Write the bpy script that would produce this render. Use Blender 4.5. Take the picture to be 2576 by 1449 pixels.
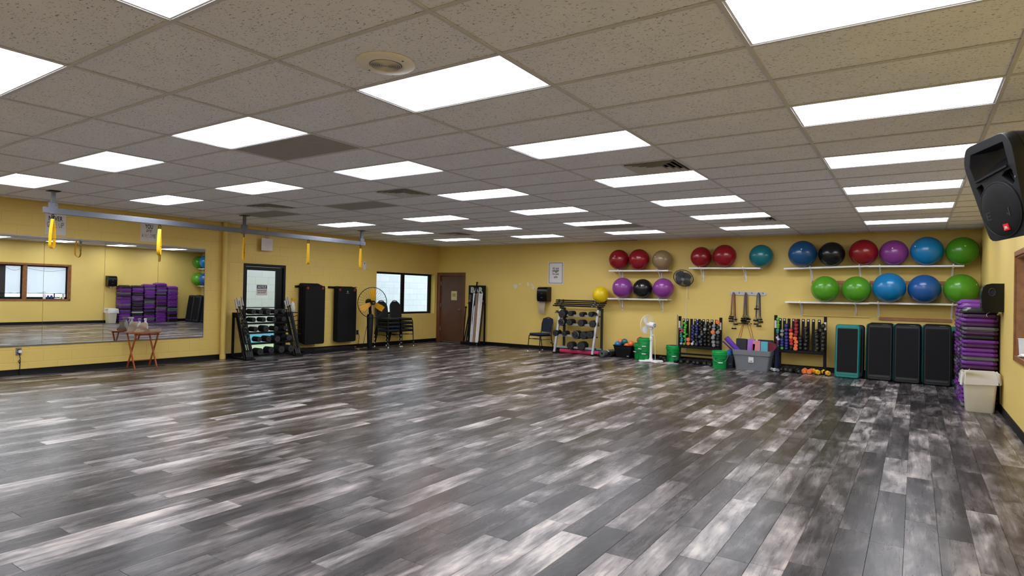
import bpy, bmesh, math, random
from mathutils import Vector, Matrix, Euler
random.seed(7)
for o in list(bpy.data.objects): bpy.data.objects.remove(o)
sc = bpy.context.scene
COL = sc.collection
PI = math.pi
# ------------------------------------------------------------------ camera
CAM = Vector((6.8666, -2.8257, 1.4858))
YAW, PIT, ROL, FPX = -0.586869, 0.009529, 0.020483, 1526.78
Fv = Vector((math.sin(YAW)*math.cos(PIT), math.cos(YAW)*math.cos(PIT), math.sin(PIT)))
rt = Vector((math.cos(YAW), -math.sin(YAW), 0)); up = rt.cross(Fv)
Rv = math.cos(ROL)*rt+math.sin(ROL)*up; Uv = -math.sin(ROL)*rt+math.cos(ROL)*up
cd = bpy.data.cameras.new('camera'); cam = bpy.data.objects.new('camera', cd); COL.objects.link(cam)
cd.sensor_width = 36; cd.sensor_fit = 'HORIZONTAL'; cd.lens = FPX/2576*36; cd.clip_start = .05; cd.clip_end = 300
M = Matrix.Identity(4)
for i in range(3):
    M[i][0], M[i][1], M[i][2], M[i][3] = Rv[i], Uv[i], -Fv[i], CAM[i]
cam.matrix_world = M
sc.camera = cam
# ------------------------------------------------------------------ world, exposure
SKY = 3.0
LAMP = 12.0
w = bpy.data.worlds.new('world'); sc.world = w; w.use_nodes = True
bgn = w.node_tree.nodes['Background']; bgn.inputs[0].default_value = (.82, .89, 1.0, 1); bgn.inputs[1].default_value = SKY
vs = sc.view_settings; sc.display_settings.display_device = 'sRGB'
vs.view_transform = 'Standard'; vs.look = 'None'; vs.gamma = 1; vs.use_curve_mapping = False; vs.exposure = 0.0
# ------------------------------------------------------------------ room numbers
H, XL, YB, XR, YN = 2.853, -5.222, 11.261, 7.859, -4.6
# ------------------------------------------------------------------ materials
def lin(h):
    h = h.lstrip('#'); c = [int(h[i:i+2], 16)/255 for i in (0, 2, 4)]
    return tuple(x/12.92 if x <= .04045 else ((x+.055)/1.055)**2.4 for x in c)+(1,)
MATS = {}
def nd(nt, t, **k):
    n = nt.nodes.new(t)
    for a, b in k.items(): setattr(n, a, b)
    return n
def mat(name, col, rough=.5, metal=0, spec=.5, var=.06, nscale=8, bump=0, bscale=200, coat=0, trans=0, alpha=1, emit=None, est=1):
    if name in MATS: return MATS[name]
    m = bpy.data.materials.new(name); m.use_nodes = True; nt = m.node_tree
    b = nt.nodes['Principled BSDF']; c = lin(col)
    b.inputs['Roughness'].default_value = rough; b.inputs['Metallic'].default_value = metal
    b.inputs['Specular IOR Level'].default_value = spec; b.inputs['Coat Weight'].default_value = coat
    b.inputs['Transmission Weight'].default_value = trans; b.inputs['Alpha'].default_value = alpha
    tc = nd(nt, 'ShaderNodeTexCoord')
    nz = nd(nt, 'ShaderNodeTexNoise'); nz.inputs['Scale'].default_value = nscale; nz.inputs['Detail'].default_value = 4
    nt.links.new(tc.outputs['Object'], nz.inputs['Vector'])
    rp = nd(nt, 'ShaderNodeValToRGB')
    rp.color_ramp.elements[0].position = .3; rp.color_ramp.elements[1].position = .7
    rp.color_ramp.elements[0].color = tuple(max(0, x*(1-var)) for x in c[:3])+(1,)
    rp.color_ramp.elements[1].color = tuple(min(1, x*(1+var)) for x in c[:3])+(1,)
    nt.links.new(nz.outputs['Fac'], rp.inputs['Fac']); nt.links.new(rp.outputs['Color'], b.inputs['Base Color'])
    if bump:
        n2 = nd(nt, 'ShaderNodeTexNoise'); n2.inputs['Scale'].default_value = bscale; n2.inputs['Detail'].default_value = 2
        nt.links.new(tc.outputs['Object'], n2.inputs['Vector'])
        bp = nd(nt, 'ShaderNodeBump'); bp.inputs['Strength'].default_value = bump; bp.inputs['Distance'].default_value = .004
        nt.links.new(n2.outputs['Fac'], bp.inputs['Height']); nt.links.new(bp.outputs['Normal'], b.inputs['Normal'])
    if emit:
        b.inputs['Emission Color'].default_value = lin(emit); b.inputs['Emission Strength'].default_value = est
    MATS[name] = m
    return m
WALLC = '#dfc26c'
mat('wall_paint', WALLC, .55, var=.03, nscale=1.2, bump=.25, bscale=160)
mat('ceil_metal', '#cfcfd3', .5, var=.02)
mat('black', '#0a0a0c', .5, spec=.25); mat('black_gloss', '#09090b', .25, spec=.35); mat('black_matte', '#0e0e10', .8, spec=.2, bump=.15, bscale=300)
mat('rubber', '#101013', .7, spec=.22, bump=.2, bscale=400); mat('darkgrey', '#2c2d31', .55)
mat('base_black', '#080708', .5, spec=.2); mat('frame_black', '#090a0d', .4, spec=.3)
mat('white_plastic', '#e6e6e6', .4, var=.02); mat('white_paint', '#e9e8e4', .45, var=.02); mat('paper', '#d6d2cf', .8, var=.03)
mat('grey_plastic', '#7d8085', .5); mat('steel', '#8b8d93', .38, .9, var=.04); mat('chrome', '#85868b', .3, 1, var=.02)
mat('rail_grey', '#6b6e78', .42, .25); mat('silver_paint', '#a9abb0', .4, .5)
mat('wood_red', '#9a4f22', .4, var=.2, nscale=14); mat('oak', '#8a5a30', .45, var=.22, nscale=12); mat('pine', '#a8764f', .6, var=.15)
mat('door_brown', '#5b3a2c', .45, var=.12, nscale=5); mat('door_frame_brown', '#6b4026', .45, var=.15)
mat('yellow_web', '#f0bd1c', .6, var=.05); mat('yellow_blade', '#e0a10c', .35); mat('yellow_ball', '#e8c60a', .35, bump=.1)
mat('green_bucket', '#0c9e4b', .35, var=.02); mat('print_dark', '#0d3a20', .6); mat('ink', '#141414', .7)
mat('brown_paper', '#a3917f', .85, var=.06); mat('bin_beige', '#d3ccb9', .5, var=.02, bump=.1)
mat('tote_grey', '#73777e', .45, var=.03); mat('navy_fabric', '#0f1f35', .85, bump=.2, bscale=500); mat('black_fabric', '#121316', .85, bump=.2, bscale=500)
mat('orange_ring', '#d5573a', .5); mat('red_logo', '#d8261c', .4); mat('blue_logo', '#23305a', .5)
mat('grass', '#bccaa0', .9, var=.25, nscale=3)
BALLC = dict(red='#8c0f1c', gold='#8f7a58', purple='#853a8c', black='#101013', teal='#106a74', dblue='#174a7c', blue='#1078b4', mblue='#22579a', green='#458c16', green2='#549c22')
for k, v in BALLC.items(): mat('ball_'+k, v, .24, spec=.55, var=.05, bump=.03, bscale=90)
DBC = dict(t=('#17948a', 'teal'), p=('#d23f78', 'pink'), l=('#b9b3dc', 'lavender'), g=('#57b52c', 'lime green'), o=('#f0793a', 'orange'), w=('#d6d6d2', 'white'), s=('#8b8d8e', 'grey'),
    b=('#1c2c75', 'blue'), n=('#3a3f58', 'slate'), k=('#131316', 'black'), d=('#47484c', 'dark grey'), r=('#c01f2d', 'bright red'), c=('#8c1626', 'dark red'), m=('#5c3152', 'plum'), y=('#f2b81c', 'yellow'))
for k, v in DBC.items(): mat('db_'+k, v[0], .3, var=.04)
RISC = dict(p=('#6b2a8c', 'purple'), m=('#4a2352', 'plum'), g=('#606066', 'grey'), k=('#17171a', 'black'), w=('#b9b4ba', 'pale grey'))
for k, v in RISC.items(): mat('ris_'+k, v[0], .4, var=.04)

def glass_mat():
    m = bpy.data.materials.new('window_glass'); m.use_nodes = True; nt = m.node_tree; nt.nodes.clear()
    o = nd(nt, 'ShaderNodeOutputMaterial'); a = nd(nt, 'ShaderNodeBsdfTransparent'); g = nd(nt, 'ShaderNodeBsdfGlossy')
    g.inputs['Roughness'].default_value = .02; a.inputs[0].default_value = (.93, .96, .97, 1)
    lw = nd(nt, 'ShaderNodeLayerWeight'); lw.inputs[0].default_value = .5; pw = nd(nt, 'ShaderNodeMath', operation='POWER'); pw.inputs[1].default_value = 4; nt.links.new(lw.outputs['Facing'], pw.inputs[0])
    fr = nd(nt, 'ShaderNodeMath', operation='MULTIPLY_ADD'); fr.inputs[1].default_value = .4; fr.inputs[2].default_value = .03; nt.links.new(pw.outputs[0], fr.inputs[0])
    mx = nd(nt, 'ShaderNodeMixShader'); nt.links.new(fr.outputs[0], mx.inputs[0]); nt.links.new(a.outputs[0], mx.inputs[1]); nt.links.new(g.outputs[0], mx.inputs[2])
    nt.links.new(mx.outputs[0], o.inputs[0]); MATS['glass'] = m
glass_mat()
def clear_plastic(name, col, tr):
    m = bpy.data.materials.new(name); m.use_nodes = True; nt = m.node_tree; b = nt.nodes['Principled BSDF']; o = nt.nodes['Material Output']
    b.inputs['Base Color'].default_value = lin(col); b.inputs['Roughness'].default_value = .3
    a = nd(nt, 'ShaderNodeBsdfTransparent'); mx = nd(nt, 'ShaderNodeMixShader'); mx.inputs[0].default_value = tr
    nt.links.new(b.outputs[0], mx.inputs[1]); nt.links.new(a.outputs[0], mx.inputs[2]); nt.links.new(mx.outputs[0], o.inputs[0]); MATS[name] = m
clear_plastic('clear_bin', '#3b424d', .35); clear_plastic('bottle_clear', '#dfe4e8', .35); clear_plastic('liner', '#ece9e4', .3); clear_plastic('fan_clear', '#e4dcc6', .82)
def mirror_mat():
    m = bpy.data.materials.new('mirror_glass'); m.use_nodes = True; b = m.node_tree.nodes['Principled BSDF']
    b.inputs['Base Color'].default_value = (.86, .88, .87, 1); b.inputs['Metallic'].default_value = 1; b.inputs['Roughness'].default_value = .0; MATS['mirror'] = m
mirror_mat()
def shade_mat():
    m = bpy.data.materials.new('shade_fabric'); m.use_nodes = True; nt = m.node_tree; nt.nodes.clear()
    o = nd(nt, 'ShaderNodeOutputMaterial'); d = nd(nt, 'ShaderNodeBsdfDiffuse'); t = nd(nt, 'ShaderNodeBsdfTranslucent')
    d.inputs[0].default_value = (.8, .8, .8, 1); t.inputs[0].default_value = (.86, .86, .87, 1)
    mx = nd(nt, 'ShaderNodeMixShader'); mx.inputs[0].default_value = .62
    nt.links.new(d.outputs[0], mx.inputs[1]); nt.links.new(t.outputs[0], mx.inputs[2]); nt.links.new(mx.outputs[0], o.inputs[0]); MATS['shade'] = m
shade_mat()
def lens_mat(name, col, k):
    m = bpy.data.materials.new(name); m.use_nodes = True; nt = m.node_tree; nt.nodes.clear()
    o = nd(nt, 'ShaderNodeOutputMaterial'); e = nd(nt, 'ShaderNodeEmission'); e.inputs[0].default_value = lin(col)
    tc = nd(nt, 'ShaderNodeTexCoord'); sx = nd(nt, 'ShaderNodeSeparateXYZ'); nt.links.new(tc.outputs['Object'], sx.inputs[0])
    # two tubes behind the lens: brightness varies across the short side
    mm = nd(nt, 'ShaderNodeMath', operation='MULTIPLY'); mm.inputs[1].default_value = 2*PI/.30; nt.links.new(sx.outputs['Y'], mm.inputs[0])
    cs = nd(nt, 'ShaderNodeMath', operation='COSINE'); nt.links.new(mm.outputs[0], cs.inputs[0])
    ma = nd(nt, 'ShaderNodeMath', operation='MULTIPLY_ADD'); ma.inputs[1].default_value = -.30*k; ma.inputs[2].default_value = k; nt.links.new(cs.outputs[0], ma.inputs[0])
    nt.links.new(ma.outputs[0], e.inputs[1]); nt.links.new(e.outputs[0], o.inputs[0]); MATS[name] = m
lens_mat('lens', '#f3f7ff', LAMP); lens_mat('lens_pink', '#ffdccf', LAMP*.75); lens_mat('lens_cool', '#e2f4ff', LAMP)
def tile_mat():
    m = mat('ceiling_tile_fibre', '#f1f3fc', .9, var=.04, nscale=2); nt = m.node_tree; b = nt.nodes['Principled BSDF']
    g = nd(nt, 'ShaderNodeNewGeometry'); mp = nd(nt, 'ShaderNodeMapping'); mp.inputs['Scale'].default_value = (60, 110, 60)
    nz = nd(nt, 'ShaderNodeTexNoise'); nz.inputs['Scale'].default_value = 1.0; nz.inputs['Detail'].default_value = 2.5; nz.inputs['Distortion'].default_value = .6
    nt.links.new(g.outputs['Position'], mp.inputs[0]); nt.links.new(mp.outputs[0], nz.inputs['Vector'])
    rp = nd(nt, 'ShaderNodeValToRGB'); rp.color_ramp.elements[0].position = .335; rp.color_ramp.elements[1].position = .375
    rp.color_ramp.elements[0].color = (.36, .35, .34, 1); rp.color_ramp.elements[1].color = (1, 1, 1, 1)
    nt.links.new(nz.outputs['Fac'], rp.inputs['Fac'])
    mx = nd(nt, 'ShaderNodeMix', data_type='RGBA', blend_type='MULTIPLY'); mx.inputs['Factor'].default_value = 1
    old = b.inputs['Base Color'].links[0].from_socket
    nt.links.new(old, mx.inputs['A']); nt.links.new(rp.outputs['Color'], mx.inputs['B']); nt.links.new(mx.outputs['Result'], b.inputs['Base Color'])
    bp = nd(nt, 'ShaderNodeBump'); bp.inputs['Strength'].default_value = .5; bp.inputs['Distance'].default_value = .003
    nt.links.new(rp.outputs['Color'], bp.inputs['Height']); nt.links.new(bp.outputs['Normal'], b.inputs['Normal'])
tile_mat()
def plank_mat():
    m = bpy.data.materials.new('vinyl_plank'); m.use_nodes = True; nt = m.node_tree; b = nt.nodes['Principled BSDF']; L = nt.links.new
    g = nd(nt, 'ShaderNodeNewGeometry'); at = nd(nt, 'ShaderNodeAttribute', attribute_name='pc')
    off = nd(nt, 'ShaderNodeVectorMath', operation='SCALE'); off.inputs['Scale'].default_value = 40; L(at.outputs['Color'], off.inputs[0])
    ad = nd(nt, 'ShaderNodeVectorMath', operation='ADD'); L(g.outputs['Position'], ad.inputs[0]); L(off.outputs[0], ad.inputs[1])
    def noise(sx, sy, det, dist=0):
        mp = nd(nt, 'ShaderNodeMapping'); mp.inputs['Scale'].default_value = (sx, sy, 1); L(ad.outputs[0], mp.inputs[0])
        n = nd(nt, 'ShaderNodeTexNoise'); n.inputs['Scale'].default_value = 1; n.inputs['Detail'].default_value = det; n.inputs['Roughness'].default_value = .62; n.inputs['Distortion'].default_value = dist
        L(mp.outputs[0], n.inputs['Vector']); return n.outputs['Fac']
    cloud = noise(4.6, 1.5, 4, .4); grain = noise(95, 4, 5, .3); fine = noise(20, 1.7, 6, .4)
    sep = nd(nt, 'ShaderNodeSeparateColor'); L(at.outputs['Color'], sep.inputs[0])
    def madd(a, k, c):
        n = nd(nt, 'ShaderNodeMath', operation='MULTIPLY_ADD'); n.inputs[1].default_value = k
        L(a, n.inputs[0])
        if isinstance(c, (int, float)): n.inputs[2].default_value = c
        else: L(c, n.inputs[2])
        return n.outputs[0]
    v = madd(cloud, 2.1, -1.55); v = madd(fine, .78, v); v = madd(grain, .36, v); v = madd(sep.outputs[0], .60, v)
    rp = nd(nt, 'ShaderNodeValToRGB'); e = rp.color_ramp.elements
    e[0].position = .06; e[0].color = lin('#2b2728'); e[1].position = .98; e[1].color = lin('#c0b9b5')
    for p, c in ((.28, '#433e3f'), (.5, '#625d5e'), (.72, '#8d8788')): x = e.new(p); x.color = lin(c)
    L(v, rp.inputs['Fac'])
    # slightly warmer or cooler from board to board
    hs = nd(nt, 'ShaderNodeMix', data_type='RGBA', blend_type='MULTIPLY'); hs.inputs['B'].default_value = (1.0, .94, .92, 1)
    L(sep.outputs[1], hs.inputs['Factor']); L(rp.outputs['Color'], hs.inputs['A']); L(hs.outputs['Result'], b.inputs['Base Color'])
    rr = madd(fine, .16, .20); L(rr, b.inputs['Roughness']); b.inputs['Specular IOR Level'].default_value = .24
    bp = nd(nt, 'ShaderNodeBump'); bp.inputs['Strength'].default_value = .07; bp.inputs['Distance'].default_value = .002
    L(grain, bp.inputs['Height']); L(bp.outputs['Normal'], b.inputs['Normal']); MATS['plank'] = m
plank_mat()
def outside_block_mat():
    m = mat('white_block', '#dfe3e6', .8, var=.05, nscale=3); nt = m.node_tree; b = nt.nodes['Principled BSDF']
    g = nd(nt, 'ShaderNodeNewGeometry'); sx = nd(nt, 'ShaderNodeSeparateXYZ'); cb = nd(nt, 'ShaderNodeCombineXYZ')
    nt.links.new(g.outputs['Position'], sx.inputs[0]); nt.links.new(sx.outputs['Y'], cb.inputs['X']); nt.links.new(sx.outputs['Z'], cb.inputs['Y'])
    br = nd(nt, 'ShaderNodeTexBrick'); br.inputs['Scale'].default_value = 1; br.inputs['Brick Width'].default_value = .4; br.inputs['Row Height'].default_value = .2; br.inputs['Mortar Size'].default_value = .008
    br.inputs['Color1'].default_value = lin('#c3c7cb'); br.inputs['Color2'].default_value = lin('#bcc0c5'); br.inputs['Mortar'].default_value = lin('#b0b5ba')
    nt.links.new(cb.outputs[0], br.inputs['Vector']); nt.links.new(br.outputs['Color'], b.inputs['Base Color'])
outside_block_mat()
def M_(k): return MATS[k]

# ------------------------------------------------------------------ mesh builder
def rrect(x0, x1, y0, y1, r, n=4):
    p = []
    for cx, cy, a in ((x1-r, y1-r, 0), (x0+r, y1-r, 90), (x0+r, y0+r, 180), (x1-r, y0+r, 270)):
        for i in range(n+1):
            t = math.radians(a+90*i/n); p.append((cx+r*math.cos(t), cy+r*math.sin(t)))
    return p
def inset(pts, d):
    n = len(pts); out = []
    for i in range(n):
        a, b, c = Vector(pts[i-1]), Vector(pts[i]), Vector(pts[(i+1) % n])
        e1 = (b-a); e2 = (c-b)
        if e1.length < 1e-9 or e2.length < 1e-9: out.append(tuple(b)); continue
        e1.normalize(); e2.normalize()
        n1 = Vector((-e1.y, e1.x)); n2 = Vector((-e2.y, e2.x)); m = n1+n2
        if m.length < 1e-6: out.append(tuple(b)); continue
        m.normalize(); k = d/max(.3, m.dot(n1)); out.append((b.x+m.x*k, b.y+m.y*k))
    return out
class MB:
    def __init__(s): s.v = []; s.f = []
    def add(s, vs, fs):
        n = len(s.v); s.v += [tuple(x) for x in vs]; s.f += [tuple(i+n for i in f) for f in fs]; return s
    def T(s, m, start=0):
        s.v = s.v[:start]+[tuple(m @ Vector(x)) for x in s.v[start:]]; return s
    def box(s, x0, x1, y0, y1, z0, z1):
        return s.add([(x0,y0,z0),(x1,y0,z0),(x1,y1,z0),(x0,y1,z0),(x0,y0,z1),(x1,y0,z1),(x1,y1,z1),(x0,y1,z1)], [(0,3,2,1),(4,5,6,7),(0,1,5,4),(1,2,6,5),(2,3,7,6),(3,0,4,7)])
    def cbox(s, x0, x1, y0, y1, z0, z1, c=.004):
        return s.prism([(x0,y0),(x1,y0),(x1,y1),(x0,y1)], z0, z1, c)
    def loops(s, ls, cap0=True, cap1=True):
        n = len(ls[0]); b = len(s.v)
        for l in ls: s.v += [tuple(x) for x in l]
        for k in range(len(ls)-1):
            for i in range(n):
                j = (i+1) % n; s.f.append((b+k*n+i, b+k*n+j, b+(k+1)*n+j, b+(k+1)*n+i))
        if cap0: s.f.append(tuple(b+i for i in range(n))[::-1])
        if cap1: s.f.append(tuple(b+(len(ls)-1)*n+i for i in range(n)))
        return s
    def prism(s, pts, z0, z1, c=0):
        if c <= 0: return s.loops([[(x, y, z0) for x, y in pts], [(x, y, z1) for x, y in pts]])
        q = inset(pts, c)
        return s.loops([[(x, y, z0) for x, y in q], [(x, y, z0+c) for x, y in pts], [(x, y, z1-c) for x, y in pts], [(x, y, z1) for x, y in q]])
    def cyl(s, p, q, r, r2=None, n=12):
        p, q = Vector(p), Vector(q); r2 = r if r2 is None else r2; d = (q-p).normalized()
        a = d.orthogonal().normalized(); b = d.cross(a)
        mk = lambda c, rr: [c+a*rr*math.cos(2*PI*i/n)+b*rr*math.sin(2*PI*i/n) for i in range(n)]
        return s.loops([mk(p, r), mk(q, r2)])
    def bar(s, p, q, w, h=None, upv=(0, 0, 1)):
        p, q = Vector(p), Vector(q); h = h or w; d = (q-p).normalized(); u = Vector(upv)
        if abs(d.dot(u)) > .98: u = Vector((0, 1, 0))
        a = d.cross(u).normalized(); b = a.cross(d)
        mk = lambda c: [c+a*x*w/2+b*y*h/2 for x, y in ((-1,-1),(1,-1),(1,1),(-1,1))]
        return s.loops([mk(p), mk(q)])
    def tube(s, path, r, n=8, closed=False):
        P = [Vector(x) for x in path]; m = len(P); ls = []; a = None
        for i in range(m):
            if closed: d = P[(i+1) % m]-P[i-1]
            else: d = P[min(i+1, m-1)]-P[max(i-1, 0)]
            d.normalize()
            a = d.orthogonal() if a is None else a-d*a.dot(d)
            if a.length < 1e-5: a = d.orthogonal()
            a.normalize(); b = d.cross(a)
            ls.append([P[i]+a*r*math.cos(2*PI*k/n)+b*r*math.sin(2*PI*k/n) for k in range(n)])
        if closed: ls.append(ls[0]); return s.loops(ls, False, False)
        return s.loops(ls)
    def lathe(s, prof, n=24, c=(0, 0, 0)):
        return s.loops([[(c[0]+r*math.cos(2*PI*i/n), c[1]+r*math.sin(2*PI*i/n), c[2]+z) for i in range(n)] for r, z in prof])
    def sphere(s, c, r, nu=24, nv=14, sz=1):
        return s.lathe([(max(1e-4, r*math.sin(PI*k/nv)), -r*sz*math.cos(PI*k/nv)) for k in range(nv+1)], nu, c)
    def ribbon(s, path, wv, th):
        P = [Vector(x) for x in path]; wv = Vector(wv); ls = []
        for i in range(len(P)):
            d = (P[min(i+1, len(P)-1)]-P[max(i-1, 0)]).normalized(); nn = d.cross(wv).normalized()
            ls.append([P[i]+wv*sx/2+nn*sy*th/2 for sx, sy in ((-1,-1),(1,-1),(1,1),(-1,1))])
        return s.loops(ls)
    def mesh(s, name, m=None, ang=35):
        me = bpy.data.meshes.new(name); me.from_pydata(s.v, [], s.f); me.update()
        bm = bmesh.new(); bm.from_mesh(me); bmesh.ops.recalc_face_normals(bm, faces=bm.faces); bm.to_mesh(me); bm.free()
        me.shade_smooth(); me.set_sharp_from_angle(angle=math.radians(ang))
        if m: me.materials.append(M_(m) if isinstance(m, str) else m)
        return me
def tag(o, label=None, cat=None, group=None, kind=None):
    if label: o['label'] = label
    if cat: o['category'] = cat
    if group: o['group'] = group
    if kind: o['kind'] = kind
    return o
def ob(name, mb, m=None, par=None, loc=None, rot=None, ang=35):
    me = mb.mesh(name, m, ang) if isinstance(mb, MB) else mb
    o = bpy.data.objects.new(name, me); COL.objects.link(o)
    if par is not None: o.parent = par
    if loc is not None: o.location = loc
    if rot is not None: o.rotation_euler = rot
    return o
def omat(o, m):
    if len(o.material_slots): o.material_slots[0].link = 'OBJECT'; o.material_slots[0].material = M_(m)
    return o
def thing(name, label, cat, loc=(0, 0, 0), rz=0, group=None):
    o = bpy.data.objects.new(name, None); o.empty_display_size = .1; COL.objects.link(o)
    o.location = loc; o.rotation_euler = (0, 0, rz); return tag(o, label, cat, group)
def copy_tree(o, par=None):
    c = o.copy(); COL.objects.link(c); c.parent = par
    for ch in o.children: copy_tree(ch, c)
    return c
def struct(name, mb, m, par=None):
    o = ob(name, mb, m, par)
    if par is None: o['kind'] = 'structure'
    return o
ORD = ['first', 'second', 'third', 'fourth', 'fifth', 'sixth', 'seventh', 'eighth', 'ninth', 'tenth', 'eleventh', 'twelfth', 'thirteenth', 'fourteenth', 'fifteenth', 'sixteenth', 'seventeenth', 'eighteenth', 'nineteenth', 'twentieth', 'twenty-first', 'twenty-second', 'twenty-third', 'twenty-fourth', 'twenty-fifth', 'twenty-sixth', 'twenty-seventh']
WL = Matrix(((0, 0, 1, 0), (1, 0, 0, 0), (0, 1, 0, 0), (0, 0, 0, 1)))      # text plane -> left wall (normal +X)
WB = Matrix(((1, 0, 0, 0), (0, 0, -1, 0), (0, 1, 0, 0), (0, 0, 0, 1)))     # text plane -> back wall (normal -Y)
def text(name, body, w, h, m, par, mtx, shear=0, bold=0, dep=.0006):
    """flat lettering as a mesh, fitted into a w x h box centred on mtx"""
    cu = bpy.data.curves.new(name, 'FONT'); cu.body = body; cu.align_x = 'CENTER'; cu.shear = shear; cu.offset = bold; cu.resolution_u = 3; cu.space_line = .95
    t = bpy.data.objects.new(name, cu); COL.objects.link(t)
    me = bpy.data.meshes.new_from_object(t.evaluated_get(bpy.context.evaluated_depsgraph_get()))
    bpy.data.objects.remove(t); bpy.data.curves.remove(cu)
    xs = [v.co.x for v in me.vertices]; ys = [v.co.y for v in me.vertices]
    x0, x1, y0, y1 = min(xs), max(xs), min(ys), max(ys)
    for v in me.vertices:
        v.co = mtx @ Vector(((v.co.x-(x0+x1)/2)/(x1-x0)*w, (v.co.y-(y0+y1)/2)/(y1-y0)*h, dep))
    me.materials.clear(); me.materials.append(M_(m)); me.update()
    return ob(name, me, None, par)
def pix_area(pts):
    uv = []
    for p in pts:
        d = Vector(p)-CAM; c = d.dot(Fv)
        if c < .25: return 0
        uv.append((min(2576, max(0, 1288+FPX*d.dot(Rv)/c)), min(1449, max(0, 724.5-FPX*d.dot(Uv)/c))))
    return abs(sum(uv[i-1][0]*uv[i][1]-uv[i][0]*uv[i-1][1] for i in range(len(uv))))/2
# ================================================================== STRUCTURE
def sub_rects(rects, op):
    out = []
    for (a0, a1, b0, b1) in rects:
        o0, o1, p0, p1 = op
        if a1 <= o0 or a0 >= o1 or b1 <= p0 or b0 >= p1: out.append((a0, a1, b0, b1)); continue
        if a0 < o0: out.append((a0, o0, b0, b1))
        if a1 > o1: out.append((o1, a1, b0, b1))
        m0, m1 = max(a0, o0), min(a1, o1)
        if b0 < p0: out.append((m0, m1, b0, p0))
        if b1 > p1: out.append((m0, m1, p1, b1))
    return out
# ---- floor: vinyl planks running towards the back wall
floor = struct('floor', MB().box(XL-.2, XR+.2, YN-.2, YB+.2, -.15, -.006), 'darkgrey')
PWID, PLEN = .1796, 1.2192
planks = []
k0 = math.floor((XL-6.825)/PWID)
for k in range(k0, math.ceil((XR-6.825)/PWID)):
    x0 = max(XL, 6.825+k*PWID); x1 = min(XR, 6.825+(k+1)*PWID)
    if x1-x0 < .01: continue
    off = random.random()*PLEN; y = YN-off
    while y < YB:
        a, b = max(y, YN), min(y+PLEN, YB)
        if b-a > .02: planks.append((x0, x1, a, b))
        y += PLEN
def plank_mb(mb, x0, x1, y0, y1):
    g = .0006; c = .0013
    o = [(x0+g, y0+g), (x1-g, y0+g), (x1-g, y1-g), (x0+g, y1-g)]; q = inset(o, c)
    mb.loops([[(x, y, -.006) for x, y in o], [(x, y, -.0014) for x, y in o], [(x, y, 0) for x, y in q]], cap0=False)
def set_pc(me, per):
    at = me.attributes.new('pc', 'FLOAT_COLOR', 'POINT')
    for i, v in enumerate(per): at.data[i].color = v
def rnd_pc(): return (random.random()**1.1, random.random()*.8, random.random(), 1)
planks.sort(key=lambda p: -pix_area([(p[0], p[2], 0), (p[1], p[2], 0), (p[1], p[3], 0), (p[0], p[3], 0)]))
for p in planks[:298]:
    mb = MB(); plank_mb(mb, *p); me = bpy.data.meshes.new('plank'); me.from_pydata(mb.v, [], mb.f); me.update()
    c = rnd_pc(); set_pc(me, [c]*len(mb.v)); me.materials.append(M_('plank')); ob('plank', me, None, floor)
mb = MB(); cols = []
for p in planks[298:]:
    n = len(mb.v); plank_mb(mb, *p); cols += [rnd_pc()]*(len(mb.v)-n)
me = bpy.data.meshes.new('far_planks'); me.from_pydata(mb.v, [], mb.f); me.update(); set_pc(me, cols); me.materials.append(M_('plank'))
tag(ob('far_planks', me, None, floor), kind='stuff')
# ---- ceiling: slab, lay-in tiles, T-bars
ceiling = struct('ceiling', MB().box(XL-.2, XR+.2, YN-.2, YB+.2, H+.16, H+.3), 'ceil_metal')
GX, GY = 1.2192, .6096
LIGHTS = {}
for i in (-3, -1, 1, 3, 5):
    for j in (-6, -3, 0, 3, 6, 9, 12, 15): LIGHTS[(i, j)] = 'lens'
for k in ((-1, 6), (-3, 6)): del LIGHTS[k]
LIGHTS[(-1, 9)] = 'lens_pink'; LIGHTS[(-1, 0)] = 'lens_cool'
DARK = {(-1, 6), (-3, 6), (1, 1), (1, 13), (-3, 15)}
VENTS = [(3.5, 5), (.5, 5), (-2, 5), (-2, 13), (3.5, 13)]
tm = {}
def tile_mesh(w, d):
    key = (round(w, 3), round(d, 3))
    if key not in tm:
        tm[key] = MB().loops([[(x, y, .006) for x, y in inset([(0, 0), (w, 0), (w, d), (0, d)], .001)], [(x, y, .012) for x, y in ((0, 0), (w, 0), (w, d), (0, d))], [(x, y, .03) for x, y in ((0, 0), (w, 0), (w, d), (0, d))]]).mesh('ceiling_tile', 'ceiling_tile_fibre')
    return tm[key]
cells = []
for i in range(-5, 7):
    for j in range(-8, 19):
        if (i, j) in LIGHTS or (i, j) in DARK: continue
        x0, x1, y0, y1 = i*GX, (i+1)*GX, j*GY, (j+1)*GY
        for (vi, vj) in VENTS:
            if vj == j and i <= vi < i+1:
                if vi > i: x1 = vi*GX
                else: x0 = (vi+.5)*GX
        x0, x1, y0, y1 = max(x0, XL), min(x1, XR), max(y0, YN), min(y1, YB)
        if x1-x0 < .02 or y1-y0 < .02: continue
        cells.append((x0, x1, y0, y1))
for (x0, x1, y0, y1) in cells:
    ob('ceiling_tile', tile_mesh(x1-x0-.004, y1-y0-.004), None, ceiling, (x0+.002, y0+.002, H))
for i in range(-4, 7):
    ob('grid_bar', MB().box(i*GX-.012, i*GX+.012, YN, YB, H-.002, H+.004).box(i*GX-.002, i*GX+.002, YN, YB, H+.004, H+.04), 'ceil_metal', ceiling)
bar_me = MB().box(XL, XR, -.012, .012, H-.0015, H+.004).box(XL, XR, -.002, .002, H+.004, H+.04).mesh('grid_bar', 'ceil_metal')
for j in range(-7, 19): ob('grid_bar', bar_me, None, ceiling, (0, j*GY, 0))
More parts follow.
